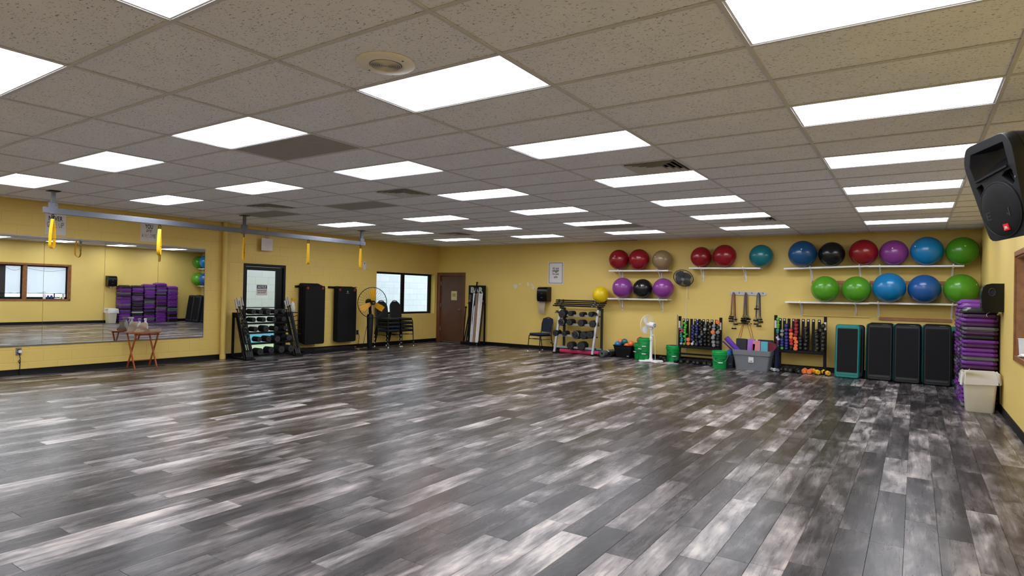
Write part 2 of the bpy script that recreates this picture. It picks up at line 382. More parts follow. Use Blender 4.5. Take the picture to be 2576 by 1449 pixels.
# ---- walls
OPL = [(4.87, 5.93, -.01, 2.03), (8.76, 11.152, .845, 2.02)]
T = .22
core = MB()
rects = [(YN-.2, YB+.2, 0, H+.16)]
for op in OPL: rects = sub_rects(rects, op)
for (a, b, c, d) in rects: core.box(XL-T, XL-.003, a, b, c, d)
wall_left = struct('wall_left', core, 'wall_paint')
blk = []
BW, BH = .4064, .2032
for r in range(0, 15):
    z0, z1 = .0+r*BH, (r+1)*BH
    yy = YN-(BW/2 if r % 2 else 0)
    while yy < YB:
        a = [(max(yy+.004, YN), min(yy+BW-.004, YB), z0+.004, min(z1-.004, H))]
        for op in OPL: a = sub_rects(a, op)
        for q in a:
            if q[1]-q[0] > .02 and q[3]-q[2] > .02: blk.append(q)
        yy += BW
def hidden(q): return q[0] > -.5 and q[1] < 3.95 and q[2] > .5 and q[3] < 2.25
blk = [q for q in blk if not hidden(q)]
blk.sort(key=lambda q: -pix_area([(XL, q[0], q[2]), (XL, q[1], q[2]), (XL, q[1], q[3]), (XL, q[0], q[3])]))
def blk_mb(mb, q):
    p = [(q[0], q[2]), (q[1], q[2]), (q[1], q[3]), (q[0], q[3])]; i = inset(p, .003)
    mb.loops([[(XL-.01, y, z) for y, z in p], [(XL-.002, y, z) for y, z in p], [(XL, y, z) for y, z in i]], cap0=False)
for q in blk[:296]:
    mb = MB(); blk_mb(mb, q); ob('painted_block', mb, 'wall_paint', wall_left, ang=15)
mb = MB()
for q in blk[296:]: blk_mb(mb, q)
tag(ob('more_painted_blocks', mb, 'wall_paint', wall_left, ang=15), kind='stuff')
mb = MB()
for (a, b, c, d) in sub_rects([(XL-T, XR+.2, 0, H+.16)], (-5.19, -4.15, -.01, 2.075)): mb.box(a, b, YB, YB+.2, c, d)
mb.box(-5.4, -4.0, YB+.2, YB+.24, 0, 2.3)  # added backing panel behind door_2, unseen, blocks sky light leaking under the leaf
wall_back = struct('wall_back', mb, 'wall_paint')
WY0, WY1, WZ0, WZ1 = 3.25, 6.45, .875, 2.05
mb = MB()
for (a, b, c, d) in sub_rects([(YN-.2, YB+.2, 0, H+.16)], (WY0, WY1, WZ0, WZ1)): mb.box(XR, XR+.2, a, b, c, d)
wall_right = struct('wall_right', mb, 'wall_paint')
struct('wall_rear', MB().box(XL-T, XR+.2, YN-.2, YN, 0, H+.16), 'wall_paint')
def baseboard(name, segs):
    mb = MB()
    for (p, q, n) in segs:       # thin cove base with rounded top and small toe
        p, q, n = Vector(p), Vector(q), Vector(n)
        prof = ((0, 0), (.018, 0), (.012, .012), (.010, .092), (.004, .1), (0, .1))
        mb.loops([[p+n*a+Vector((0, 0, b)) for a, b in prof], [q+n*a+Vector((0, 0, b)) for a, b in prof]])
    struct(name, mb, 'base_black')
baseboard('baseboard_left', [((XL, YN, 0), (XL, 4.87, 0), (1, 0, 0)), ((XL, 5.93, 0), (XL, YB, 0), (1, 0, 0))])
baseboard('baseboard_back', [((-4.09, YB, 0), (XR, YB, 0), (0, -1, 0))])
baseboard('baseboard_right', [((XR, YN, 0), (XR, YB, 0), (-1, 0, 0))])
# white patches of filler on the back wall beside the bar rack
for k, (x, z, r) in enumerate(((-2.39, 1.69, .07), (-2.24, 1.76, .035), (-1.98, 1.76, .04), (-1.85, 1.74, .03), (-1.81, 1.66, .04))):
    pts = [(x+r*(1+.35*math.sin(3*t+k))*math.cos(t)*.8, z+r*(1+.3*math.cos(2*t+k))*math.sin(t)) for t in [2*PI*i/14 for i in range(14)]]
    ob('paint_patch', MB().loops([[(a, YB, b) for a, b in pts], [(a, YB-.0015, b) for a, b in pts]], cap0=False), 'paper', wall_back)
# ---- door_1: black framed glass exit door in the left wall
d1 = bpy.data.objects.new('door_1', None); COL.objects.link(d1); d1.location = (XL, 4.87, 0); d1['kind'] = 'structure'
def LB(mb, y0, y1, z0, z1, x0, x1): return mb.box(x0, x1, y0-4.87, y1-4.87, z0, z1)
ob('door_frame', LB(LB(LB(MB(), 4.87, 4.93, 0, 2.03, -.12, -.01), 5.88, 5.93, 0, 2.03, -.12, -.01), 4.93, 5.88, 1.97, 2.03, -.12, -.01), 'frame_black', d1)
leaf = MB()
LB(leaf, 4.935, 4.985, .02, 1.965, -.09, -.045); LB(leaf, 5.715, 5.875, .02, 1.965, -.09, -.045); LB(leaf, 4.985, 5.715, 1.89, 1.965, -.09, -.045); LB(leaf, 4.985, 5.715, .02, .12, -.09, -.045)
lf = ob('door_leaf', leaf, 'frame_black', d1)
ob('glass_pane', LB(MB(), 4.985, 5.715, .12, 1.89, -.07, -.064), 'glass', lf)
ob('push_bar', LB(MB(), 4.96, 5.85, 1.055, 1.075, -.045, -.012), 'frame_black', lf)
ob('threshold', LB(MB(), 4.87, 5.93, 0, .018, -.2, .0), 'steel', d1)
# ---- window_1 in the left wall, set back in its opening
w1 = bpy.data.objects.new('window_1', None); COL.objects.link(w1); w1.location = (XL, 8.76, .845); w1['kind'] = 'structure'
def W1(mb, y0, y1, z0, z1, x0=-.2, x1=-.16): return mb.box(x0, x1, y0-8.76, y1-8.76, z0-.845, z1-.845)
fr = MB(); W1(fr, 8.76, 8.83, .845, 2.02); W1(fr, 11.03, 11.152, .845, 2.02); W1(fr, 8.83, 11.03, 1.965, 2.02); W1(fr, 8.83, 11.03, .845, .905); W1(fr, 9.875, 10.0, .905, 1.965)
f1 = ob('window_frame', fr, 'frame_black', w1)
ob('window_pane', W1(MB(), 8.83, 9.875, .905, 1.965, -.184, -.178), 'glass', w1); ob('window_pane', W1(MB(), 10.0, 11.03, .905, 1.965, -.184, -.178), 'glass', w1)
# ---- door_2: brown flush door in the corner of the back wall
d2 = bpy.data.objects.new('door_2', None); COL.objects.link(d2); d2.location = (-4.67, YB, 0); d2['kind'] = 'structure'
f = MB()
for x0, x1, z0, z1 in ((-.55, -.44, 0, 2.08), (.44, .52, 0, 2.08), (-.44, .44, 1.985, 2.08)): f.box(x0, x1, -.02, .13, z0, z1)
f.box(-.44, -.425, .03, .08, 0, 1.985).box(.425, .44, .03, .08, 0, 1.985).box(-.44, .44, .03, .08, 1.97, 1.985)
ob('door_frame', f, 'door_frame_brown', d2)
lf = ob('door_leaf', MB().cbox(-.418, .423, .03, .075, .012, 1.968, .003), 'door_brown', d2)
for z in (.35, 1.05, 1.7): ob('hinge', MB().cyl((-.43, .022, z), (-.43, .022, z+.11), .013), 'steel', lf)
ob('door_knob', MB().cyl((.35, .03, .985), (.35, -.02, .985), .012).sphere((.35, -.045, .985), .03, 14, 8), 'oak', lf)
ob('kick_strip', MB().box(-.418, .423, .025, .03, .012, .035), 'steel', lf)
# ---- window_2: oak framed window in the right wall with pulled-down shades
w2 = bpy.data.objects.new('window_2', None); COL.objects.link(w2); w2.location = (XR, WY0, WZ0); w2['kind'] = 'structure'
def W2(mb, y0, y1, z0, z1, x0, x1): return mb.box(x0, x1, y0-WY0, y1-WY0, z0-WZ0, z1-WZ0)
cas = MB(); W2(cas, WY1, WY1+.055, WZ0-.055, WZ1+.055, -.018, .0); W2(cas, WY0-.055, WY0, WZ0-.055, WZ1+.055, -.018, 0); W2(cas, WY0, WY1, WZ1, WZ1+.055, -.018, 0)
W2(cas, WY0-.055, WY1+.03, WZ0-.055, WZ0-.012, -.018, 0)
ob('casing', cas, 'oak', w2)
jb = MB(); W2(jb, WY1-.02, WY1, WZ0, WZ1, 0, .22); W2(jb, WY0, WY0+.02, WZ0, WZ1, 0, .22); W2(jb, WY0, WY1, WZ1-.02, WZ1, 0, .22)
ob('jamb', jb, 'oak', w2); ob('window_sill', W2(MB(), WY0, WY1, WZ0-.012, WZ0+.004, -.02, .22), 'oak', w2)
for my in (5.17, 4.2): ob('mullion', W2(MB(), my-.055, my+.055, WZ0+.004, WZ1-.02, .02, .2), 'oak', w2)
PN = ((WY0+.02, 4.145), (4.255, 5.115), (5.225, WY1-.02))
for a, b in PN:
    fr = MB(); W2(fr, a, a+.035, WZ0, WZ1-.02, .12, .16); W2(fr, b-.035, b, WZ0, WZ1-.02, .12, .16); W2(fr, a, b, WZ1-.06, WZ1-.02, .12, .16); W2(fr, a, b, WZ0+.004, WZ0+.075, .12, .16)
    W2(fr, a, b, WZ0+.19, WZ0+.21, .12, .16)
    if b > 6: W2(fr, b-.38, b-.355, WZ0, WZ0+.2, .12, .16)
    ob('sash', fr, 'frame_black', w2); ob('window_pane', W2(MB(), a+.03, b-.03, WZ0+.07, WZ1-.05, .138, .143), 'glass', w2)
    if b < 4.2: ob('dark_board', W2(MB(), a, b, WZ0, WZ1, .166, .18), 'darkgrey', w2); continue
    sh = MB(); n = 14; t0 = a+(.42 if b < 5.2 else .03)
    ls = []
    for k in range(n+1):
        y = t0+(b-.03-t0)*k/n; x = .172+.006*math.sin(k*1.3); zb = WZ0+.215+.006*math.sin(k*.9)
        ls.append([(x, y-WY0, zb-WZ0), (x, y-WY0, 1.99-WZ0), (x+.002, y-WY0, 1.99-WZ0), (x+.002, y-WY0, zb-WZ0)])
    ob('roller_shade', sh.loops(ls), 'shade', w2)
    if b < 5.2: ob('dark_board', W2(MB(), a, t0, WZ0, WZ1, .168, .18), 'darkgrey', w2)
    ob('pull_cord', MB().tube([(.115, t0-WY0+(b-t0)*s, 1.06-.09*math.sin(PI*s)) for s in [k/10 for k in range(11)]], .004, 6), 'black', w2)
# ---- outdoors beyond the exit door and the left window
o = struct('ground', MB().box(-40, XL-T, -30, 40, -.3, -.005), 'grass')
ow = MB().box(-8.3, -8.0, -6, 30, .297, 4.2); struct('wall_outside', ow, 'white_block')
mat('blue_base', '#6cc0ec', .7); struct('trim_1', MB().box(-8.02, -7.99, -6, 30, -.005, .297), 'blue_base')
# painted downpipe with a base collar beside the mirror
pp = thing('wall_pipe', 'yellow-painted vertical pipe between the mirror and the black exit door', 'pipe', (XL+.07, 4.40, 0))
ob('pipe_shaft', MB().cyl((0, 0, .1), (0, 0, H), .052, n=20), 'wall_paint', pp)
ob('pipe_collar', MB().lathe([(.058, 0), (.062, .004), (.062, .09), (.056, .1)], 20), 'wall_paint', pp)
# ================================================================== CEILING FITTINGS
lens_me = {}
def lens_mesh(k):
    if k not in lens_me:
        lens_me[k] = MB().box(-.585, .585, -.283, .283, .004, .008).mesh('lens', k)
    return lens_me[k]
fw, fd = GX/2-.004, GY/2-.004
frm = MB()
for a in (((-fw, -fd), (fw, -fd), (.585, -.283), (-.585, -.283)), ((fw, -fd), (fw, fd), (.585, .283), (.585, -.283)), ((fw, fd), (-fw, fd), (-.585, .283), (.585, .283)), ((-fw, fd), (-fw, -fd), (-.585, -.283), (-.585, .283))):
    frm.loops([[(a[0][0], a[0][1], .0), (a[1][0], a[1][1], .0), (a[2][0], a[2][1], .003), (a[3][0], a[3][1], .003)], [(a[0][0], a[0][1], .012), (a[1][0], a[1][1], .012), (a[2][0], a[2][1], .012), (a[3][0], a[3][1], .012)]])
frm_me = frm.mesh('frame', 'ceil_metal')
hous_me = MB().loops([[(x, y, .012) for x, y in ((-fw, -fd), (fw, -fd), (fw, fd), (-fw, fd))], [(x*.9, y*.8, .12) for x, y in ((-fw, -fd), (fw, -fd), (fw, fd), (-fw, fd))]], cap0=False).mesh('housing', 'white_paint')
LN = {-3: 'leftmost', -1: 'second from left', 1: 'middle', 3: 'second from right', 5: 'rightmost'}
for (i, j), k in LIGHTS.items():
    if (i in (-1, -3, 5) and j == -3) or j == -6: lab = 'lit ceiling light panel overhead outside the picture, %s line, row %s' % (LN[i], 'nearer' if j == -3 else 'farther')
    else: lab = 'lit %s ceiling light panel, %s from the back wall in the %s line' % ('pinkish' if k == 'lens_pink' else 'bluish' if k == 'lens_cool' else 'white', ORD[(15-j)//3], LN[i])
    t = thing('ceiling_light', lab, 'ceiling light', ((i+.5)*GX, (j+.5)*GY, H), 0, 'fluorescent ceiling lights')
    ob('frame', frm_me, None, t); ob('lens', lens_mesh(k), None, t); ob('housing', hous_me, None, t)
mat('dark_panel', '#a19f9b', .9, bump=.2)
dl = {(-1, 6): 'dark grey ceiling panel in place of a light, second line from left', (-3, 6): 'dark grey ceiling panel next to a square vent above the yellow strap rail', (1, 1): 'large dark grey ceiling panel touching the nearest light of the middle line', (1, 13): 'dark grey ceiling panel just behind a light of the middle line, near the back', (-3, 15): 'faint grey ceiling panel near the far left corner above the brown door'}
for (i, j) in DARK:
    t = thing('ceiling_panel', dl[(i, j)], 'panel', ((i+.5)*GX, (j+.5)*GY, H), 0, 'dark ceiling panels')
    ob('panel_sheet', MB().box(-.588, .588, -.284, .284, .004, .01), 'dark_panel', t); ob('frame', frm_me, None, t)
# square louvred diffusers
vl = ['square air vent touching a bright light, second line from right', 'square black-slotted air vent near the middle of the ceiling', 'square air vent above the grey strap rail', 'small square air vent far back above the brown door', 'square air vent far back right, between two lights']
for n, (vi, vj) in enumerate(VENTS):
    t = thing('air_vent', vl[n], 'air vent', ((vi+.25)*GX, (vj+.5)*GY, H), 0, 'ceiling air vents')
    fl = MB()
    for s0, s1 in ((.302, .27),):
        fl.loops([[(x, y, .0) for x, y in ((-s0, -s0), (s0, -s0), (s0, s0), (-s0, s0))], [(x, y, .004) for x, y in ((-s1, -s1), (s1, -s1), (s1, s1), (-s1, s1))]], False, False)
    ob('frame', fl, 'ceil_metal', t)
    for s in (.262, .205, .148, .091):
        q = MB()
        q.loops([[(x*s, y*s, -.010) for x, y in ((-1, -1), (1, -1), (1, 1), (-1, 1))], [(x*(s-.028), y*(s-.028), .022) for x, y in ((-1, -1), (1, -1), (1, 1), (-1, 1))], [(x*(s-.032), y*(s-.032), .022) for x, y in ((-1, -1), (1, -1), (1, 1), (-1, 1))], [(x*(s-.006), y*(s-.006), -.010) for x, y in ((-1, -1), (1, -1), (1, 1), (-1, 1))]], False, False)
        ob('louvre', q, 'ceil_metal', t)
    ob('centre_plate', MB().box(-.04, .04, -.04, .04, -.004, .002), 'ceil_metal', t)
    ob('duct_box', MB().loops([[(x*.29, y*.29, .03) for x, y in ((-1, -1), (1, -1), (1, 1), (-1, 1))], [(x*.28, y*.28, .14) for x, y in ((-1, -1), (1, -1), (1, 1), (-1, 1))]], cap0=False), 'black_matte', t)
t = thing('air_vent', 'dark slot vent tight against the top of the back wall', 'air vent', (.62, 11.12, H), 0)
ob('frame', MB().box(-.58, .58, -.07, -.055, -.004, .003).box(-.58, .58, .055, .07, -.004, .003), 'ceil_metal', t); ob('slot', MB().box(-.58, .58, -.055, .055, -.003, .002), 'black_matte', t)
# round ceiling speakers
mat('spk_beige', '#efe9e0', .5, var=.02); mat('spk_mesh', '#85817b', .6)
def ceiling_speaker(x, y, r, lab):
    t = thing('ceiling_speaker', lab, 'speaker', (x, y, H), 0, 'round ceiling speakers')
    ob('rim', MB().lathe([(r, .004), (r, -.004), (r*.96, -.010), (r*.62, -.016), (r*.56, -.010), (r*.56, .004)], 40), 'spk_beige', t)
    g = ob('grille', MB().lathe([(r*.56, -.008), (r*.5, -.013), (.001, -.014)], 40), 'spk_mesh', t)
    for k in range(1, 9):
        rr = r*.55*k/9
        ob('grille_ring', MB().lathe([(rr, -.012), (rr+r*.012, -.017), (rr+r*.024, -.012)], 28), 'ceil_metal', g)
    ob('screw', MB().cyl((r*.8, 0, -.016), (r*.8, 0, -.012), .006), 'steel', t); ob('screw', MB().cyl((-r*.8, 0, -.016), (-r*.8, 0, -.012), .006), 'steel', t)
ceiling_speaker(4.20, -.235, .175, 'large round beige ceiling speaker near the front')
ceiling_speaker(-.75, 6.615, .165, 'distant round ceiling speaker seen edge-on behind the pinkish light')
# ================================================================== STRAP RAIL
RX = -3.66
t = thing('strap_rail', 'long grey steel rail hung from the ceiling in front of the mirror', 'rail', (RX, .71, 2.52))
ob('beam', MB().cbox(-.025, .025, 0, 6.16, 0, .088, .004), 'rail_grey', t)
for y in (.12, 3.16, 6.06):
    p = ob('hanger_post', MB().cbox(-.022, .022, y-.022, y+.022, .088, H-2.52, .003), 'rail_grey', t)
    ob('ceiling_plate', MB().box(-.07, .07, y-.07, y+.07, H-2.52-.008, H-2.52), 'black', p)
    ob('bracket', MB().cbox(-.03, .03, y-.05, y+.05, -.006, .16, .004), 'rail_grey', p)
    for dz in (.03, .13): ob('bolt', MB().cyl((.03, y+.03, dz), (.042, y+.03, dz), .009, n=8), 'steel', p)
SL = ['yellow loop strap at the near end of the rail, before the NEVER GIVE UP sign', 'yellow loop strap with grey tag beside the YOU are AWESOME sign', 'narrow yellow strap hanging at the middle rail post above the exit door', 'thin open yellow strap loop between the middle and far rail posts', 'yellow loop strap at the far end of the rail']
for n, (y, wid, tw) in enumerate(((.83, .03, .5), (2.34, .034, .9), (3.868, .012, 0), (5.32, .03, 1.1), (6.752, .02, .3))):
    t = thing('yellow_strap', SL[n], 'strap', (RX, y, 2.52), tw, 'yellow straps on the rail')
    ob('carabiner', MB().tube([(.016*math.sin(a), 0, -.045+.045*math.cos(a)) for a in [2*PI*k/16 for k in range(16)]], .005, 6, True), 'black', t)
    z0, z1 = -.075, -.49; sp = wid*1.2
    pth = [(0, -.004, z0)]+[(0, -sp*math.sin(PI*.5*min(1, s*1.6))*(1 if n != 1 else 1.5), z0+(z1-z0)*s) for s in (.15, .35, .6, .8, .92)]+[(0, -sp*.55, z1-.005), (0, 0, z1-.018), (0, sp*.55, z1-.005)]+[(0, sp*math.sin(PI*.5*min(1, s*1.6)), z0+(z1-z0)*s) for s in (.92, .8, .6, .35, .15)]+[(0, .004, z0)]
    wb = ob('webbing', MB().ribbon(pth, (.05, 0, 0), .003), 'yellow_web', t, ang=60)
    for s in (.3, .5, .7): ob('stitching', MB().box(-.026, .026, sp-.002, sp+.003, z0+(z1-z0)*s-.004, z0+(z1-z0)*s+.004), 'oak', wb)
    if n in (1, 2): ob('size_tag', MB().box(-.028, .028, sp-.003, sp+.004, -.24, -.2), 'grey_plastic', wb)
# hanging plate by the left wall
t = thing('hanging_plate', 'square white plate hung on a ceiling rod above the exit door', 'plate', (-5.11, 5.35, 2.33))
ob('plate', MB().cbox(-.006, .006, -.14, .14, 0, .27, .002), 'paper', t); ob('rod', MB().cyl((0, 0, .27), (0, 0, H-2.33), .008), 'steel', t)
ob('hook', MB().tube([(0, .05*math.sin(a), .30+.03*math.cos(a)) for a in [2*PI*k/12 for k in range(12)]], .005, 6, True), 'steel', t)
for z in (.06, .16): ob('screw', MB().cyl((.006, .0, z), (.009, .0, z), .006, n=8), 'steel', t)
t = thing('oval_tag', 'pale oval tag on the yellow wall beside the far rail strap', 'tag', (XL, 8.315, 2.145))
pts = [(.0+.062*math.cos(a), .12*math.sin(a)) for a in [2*PI*k/24 for k in range(24)]]
ob('plate', MB().loops([[(.001, y, z) for y, z in pts], [(.006, y, z) for y, z in pts]]), 'paper', t); ob('slot', MB().box(.006, .0075, -.012, .012, .05, .08), 'darkgrey', t)
# ================================================================== MIRROR
t = thing('wall_mirror', 'wide wall mirror of joined panels above the black baseboard', 'mirror', (XL, 0, .474))
t.rotation_euler = (0, .0035, 0)
ed = [-.555, .353, 1.262, 2.171, 3.088, 4.0]
for a, b in zip(ed[:-1], ed[1:]): ob('mirror_panel', MB().cbox(.0055, .0115, a+.002, b-.002, .012, 1.795, .0015), 'mirror', t)
ob('top_channel', MB().box(.003, .016, ed[0], ed[-1], 1.79, 1.805), 'chrome', t); ob('bottom_channel', MB().box(.003, .016, ed[0], ed[-1], -.004, .014), 'chrome', t); ob('end_channel', MB().box(.003, .014, 4.0, 4.006, 0, 1.8), 'chrome', t)
# ================================================================== SIGNS
def sheet(name, lab, y, z, w, h, m='paper'):
    t = thing(name, lab, 'poster', (XL, y, z)); ob('sheet', MB().box(.001, .004, -w/2, w/2, -h/2, h/2), m, t); return t
for n, c in (('ink_maroon', '#6b1f36'), ('ink_pink', '#c58a86'), ('ink_sand', '#c9ab94'), ('ink_green', '#5d7a72'), ('ink_slate', '#4a5a66')): mat(n, c, .8)
def TL(y, z): return Matrix.Translation((.004, y, z)) @ WL
t = sheet('wall_poster', 'white NEVER GIVE UP poster on the wall above the mirror', 1.415, 2.51, .30, .38)
text('lettering', 'NEVER', .20, .08, 'ink', t, TL(0, .085), bold=.02)
for k, (ch, m) in enumerate((('G', 'ink_maroon'), ('I', 'ink_pink'), ('V', 'ink_sand'), ('E', 'ink_sand'), ('U', 'ink_green'), ('P', 'ink_slate'))):
    text('lettering', ch, .02 if ch == 'I' else .034, .09, m, t, TL((-.105, -.065, -.035, .005, .06, .102)[k], -.02))
t = sheet('wall_poster', 'white YOU are AWESOME poster on the wall above the mirror', 2.91, 2.51, .30, .36)
text('lettering', 'YOU', .14, .085, 'ink', t, TL(0, .105), bold=.02); text('lettering', 'are', .10, .05, 'ink', t, TL(0, .025), shear=.3)
for k, (ch, m) in enumerate(zip('AWESOME', ('ink_maroon', 'ink_pink', 'ink_pink', 'ink_sand', 'ink_green', 'ink_slate', 'ink_slate'))): text('lettering', ch, .028, .07, m, t, TL(-.111+.037*k, -.07))
def TB(x, z, y=-.004): return Matrix.Translation((x, y, z)) @ WB
t = thing('wall_poster', 'white bordered poster reading It\'s not swagger I\'m just sore on back wall', 'poster', (-1.112, YB, 2.06))
ob('sheet', MB().box(-.232, .232, -.004, -.001, -.293, .293), 'paper', t)
mat('ink_soft', '#4b4448', .8)
ob('border', MB().box(-.205, .205, -.0046, -.0041, .262, .275).box(-.205, .205, -.0046, -.0041, -.272, -.26).box(-.207, -.193, -.0046, -.0041, -.27, .274).box(.193, .207, -.0046, -.0041, -.27, .274), 'ink_soft', t)
for s, z, wd, hh in (("It's not", .13, .19, .07), ('swagger', .045, .21, .075), ("I'm just", -.03, .2, .075), ('sore', -.11, .11, .05)): text('lettering', s, wd, hh, 'ink', t, TB(0, z), shear=.15, bold=.025)
t = thing('notice_sign', 'NOTICE sign stuck on the exit door glass', 'sign', (XL-.063, 5.365, 1.455))
ob('plate', MB().box(.0, .002, -.135, .135, -.12, .12), 'paper', t); hd = ob('header', MB().box(.002, .0026, -.125, .125, .03, .105), 'blue_logo', t)
text('lettering', 'NOTICE', .21, .052, 'white_paint', hd, Matrix.Translation((.0026, 0, .067)) @ WL, shear=.2, bold=.02)
text('lettering', 'DOOR BLOCKED', .23, .032, 'ink', t, Matrix.Translation((.002, 0, -.012)) @ WL, bold=.03); text('lettering', 'NOT AN EXIT', .2, .032, 'ink', t, Matrix.Translation((.002, 0, -.058)) @ WL, bold=.03)
mat('paper_yellow', '#cfc68e', .85)
t = thing('paper_notice', 'pale yellow paper notice taped to the brown door', 'sign', (-4.59, YB+.03, 1.395))
ob('sheet', MB().box(-.108, .108, -.003, -.0005, -.135, .135), 'paper_yellow', t)
for z, wd in ((.055, .13), (.03, .15), (.005, .07), (-.022, .14)): ob('text_line', MB().box(-wd/2, wd/2, -.0036, -.003, z-.006, z+.006), 'ink_soft', t)
# outlets
def outlet(lab, y, z, plug):
    t = thing('wall_outlet', lab, 'outlet', (XL, y, z))
    ob('cover', MB().cbox(.0, .008, -.038, .038, -.06, .06, .002), 'steel' if plug else 'darkgrey', t)
    for dz in (-.025, .025): ob('socket', MB().box(.008, .0095, -.018, .018, dz-.014, dz+.014), 'darkgrey' if plug else 'black', t)
    if plug:
        ob('plug', MB().cbox(.008, .05, -.008, .03, -.022, .022, .003), 'white_plastic', t)
        ob('cord', MB().tube([(.03, .01, -.022), (.03, .01, -.07), (.03, .02, -.12), (.035, -.01, -.16), (.035, .005, -.19), (.03, .018, -.14), (.03, .015, -.24), (.028, .014, -.33), (.03, .02, -.372)], .006, 6), 'black', t)
    else:
        ob('cord', MB().tube([(.02, .02, -.03), (.03, .05, -.1), (.04, .02, -.25), (.05, 0, -.3)], .006, 6), 'black', t)
outlet('steel wall outlet with white plug and coiled black cord below the mirror', .955, .387, True)
outlet('small black outlet on the yellow wall beside the black and yellow fan', 8.12, .40, False)
# ================================================================== LEFT WALL THINGS
# ---- folding tray table with papers and bottles
t = thing('tray_table', 'small reddish wooden folding tray table below the mirror', 'table', (-4.90, 2.70, 0))
ob('tabletop', MB().prism(rrect(-.24, .24, -.25, .25, .12, 6), .635, .655, .004), 'wood_red', t)
for y in (-.19, .19):
    for s in (-1, 1):
        lg = ob('leg', MB().bar((-.17*s, y+.012*s, 0), (.15*s, y+.012*s, .635), .028, .018, (0, 1, 0)), 'wood_red', t)
ob('stretcher', MB().cyl((-.12, -.19, .12), (-.12, .19, .12), .01), 'wood_red', t); ob('stretcher', MB().cyl((.15, -.19, .61), (.15, .19, .61), .01), 'wood_red', t)
def crumple(name, lab, pts, th, loc, rz, tilt):
    mb = MB(); n = 6; ls = []
    for k in range(n+1):
        s = k/n; ls.append([(x+.008*math.sin(k*1.7), .02*math.sin(k*1.1+x*20)+th*0, z) for x, z in [(a[0]*(1-s)+b[0]*s, a[1]*(1-s)+b[1]*s) for a, b in pts]]+[(x+.008*math.sin(k*1.7), .004+.02*math.sin(k*1.1+x*20), z) for x, z in [(a[0]*(1-s)+b[0]*s, a[1]*(1-s)+b[1]*s) for a, b in pts][::-1]])
    o = ob(name, mb.loops(ls), 'brown_paper', None, loc, (tilt, 0, rz)); return tag(o, lab, 'paper', 'paper sheets on the tray table')
# two kraft sheets bent upright
crumple('paper_sheet', 'olive-brown paper sheet leaning at the left of the tray table', [((-.13, 0), (-.05, .17)), ((-.05, 0), (.02, .185)), ((.03, 0), (.07, .18)), ((.09, 0), (.10, .15))], .004, (-5.00, 2.60, .657), 1.1, .15)
crumple('paper_sheet', 'pinkish-brown paper sheet folded around a bottle on the tray table', [((-.12, 0), (-.01, .16)), ((-.04, 0), (.03, .175)), ((.04, 0), (.07, .165)), ((.10, 0), (.09, .15))], .004, (-4.83, 2.64, .657), 1.0, .10)
mb = MB()
for k in range(4): mb.cbox(-.06+.004*k, .06-.003*k, -.11, .11+.004*k, .012*k, .012*k+.011, .003)
tag(ob('folded_paper', mb, 'brown_paper', None, (-4.80, 2.84, .656), (0, 0, .15)), 'flat folded stack of brown paper at the right of the tray table', 'paper')
def spray_bottle(lab, loc, rz, body, head, s=1.0, label=None):
    t = thing('spray_bottle', lab, 'bottle', loc, rz)
    ob('bottle_body', MB().lathe([(.001, 0), (.038*s, .002), (.042*s, .012*s), (.042*s, .11*s), (.036*s, .14*s), (.016*s, .175*s), (.013*s, .19*s)], 20), body, t)
    h = ob('spray_head', MB().cyl((0, 0, .188*s), (0, 0, .208*s), .017*s, n=12).cbox(-.05*s, .03*s, -.012*s, .012*s, .208*s, .24*s, .004*s), head, t)
    ob('trigger', MB().bar((-.03*s, 0, .212*s), (-.048*s, 0, .165*s), .008*s, .014*s), head, h)
    ob('nozzle', MB().cyl((-.05*s, 0, .226*s), (-.062*s, 0, .226*s), .009*s, n=10), head, h)
    if label: ob('bottle_label', MB().lathe([(.0425*s, .03*s), (.0432*s, .031*s), (.0432*s, .095*s), (.0425*s, .096*s)], 20), label, t)
    return t
spray_bottle('white spray bottle standing on the tray table', (-4.95, 2.765, .656), 2.4, 'white_plastic', 'white_plastic', 1.0, 'paper')
spray_bottle('clear bottle half hidden behind the paper on the tray table', (-4.95, 2.66, .656), 2.4, 'bottle_clear', 'grey_plastic', 1.02)
# ---- black weight rack in front of the exit door
mat('face_grey', '#2a2b2f', .5, spec=.4)
def adj_dumbbell(lab, loc, rz, r, chrome, group, L=.22):
    """plate-loaded dumbbell, axis along local Y, front face towards -Y"""
    t = thing('loaded_dumbbell', lab, 'dumbbell', loc, rz, group)
    m = 'steel' if chrome else 'rubber'
    ob('handle_bar', MB().cyl((0, -.016, 0), (0, L+.016, 0), .012, n=10), 'black' if not chrome else 'steel', t)
    for a, b in ((0, L*.49), (L*.51, L)):
        k = max(2, int((b-a)/.022)); w_ = (b-a)/k; p = MB()
        for i in range(k): p.loops([[(rr*math.cos(2*PI*q/24), y, rr*math.sin(2*PI*q/24)) for q in range(24)] for rr, y in ((r*.95, a+i*w_), (r, a+i*w_+.003), (r, a+(i+1)*w_-.003), (r*.95, a+(i+1)*w_))])
        ob('weight_plate', p, 'rubber', t)
    ob('collar', MB().cyl((0, -.014, 0), (0, .001, 0), r*.26, n=12), 'darkgrey', t)
    ob('plate_face', MB().loops([[(rr*math.cos(2*PI*q/24), y, rr*math.sin(2*PI*q/24)) for q in range(24)] for rr, y in ((r*.9, .0005), (r*.88, -.003), (r*.3, -.004))]), 'face_grey', t)
    if chrome:
        ob('plate_ring', MB().tube([(r*.86*math.cos(a), -.002, r*.86*math.sin(a)) for a in [2*PI*q/28 for q in range(28)]], r*.07, 6, True), 'steel', t)
        ob('grip_lever', MB().bar((-r*.95, -.012, r*.45), (r*.8, -.012, -r*.3), .016, .012), 'black', t)
    return t
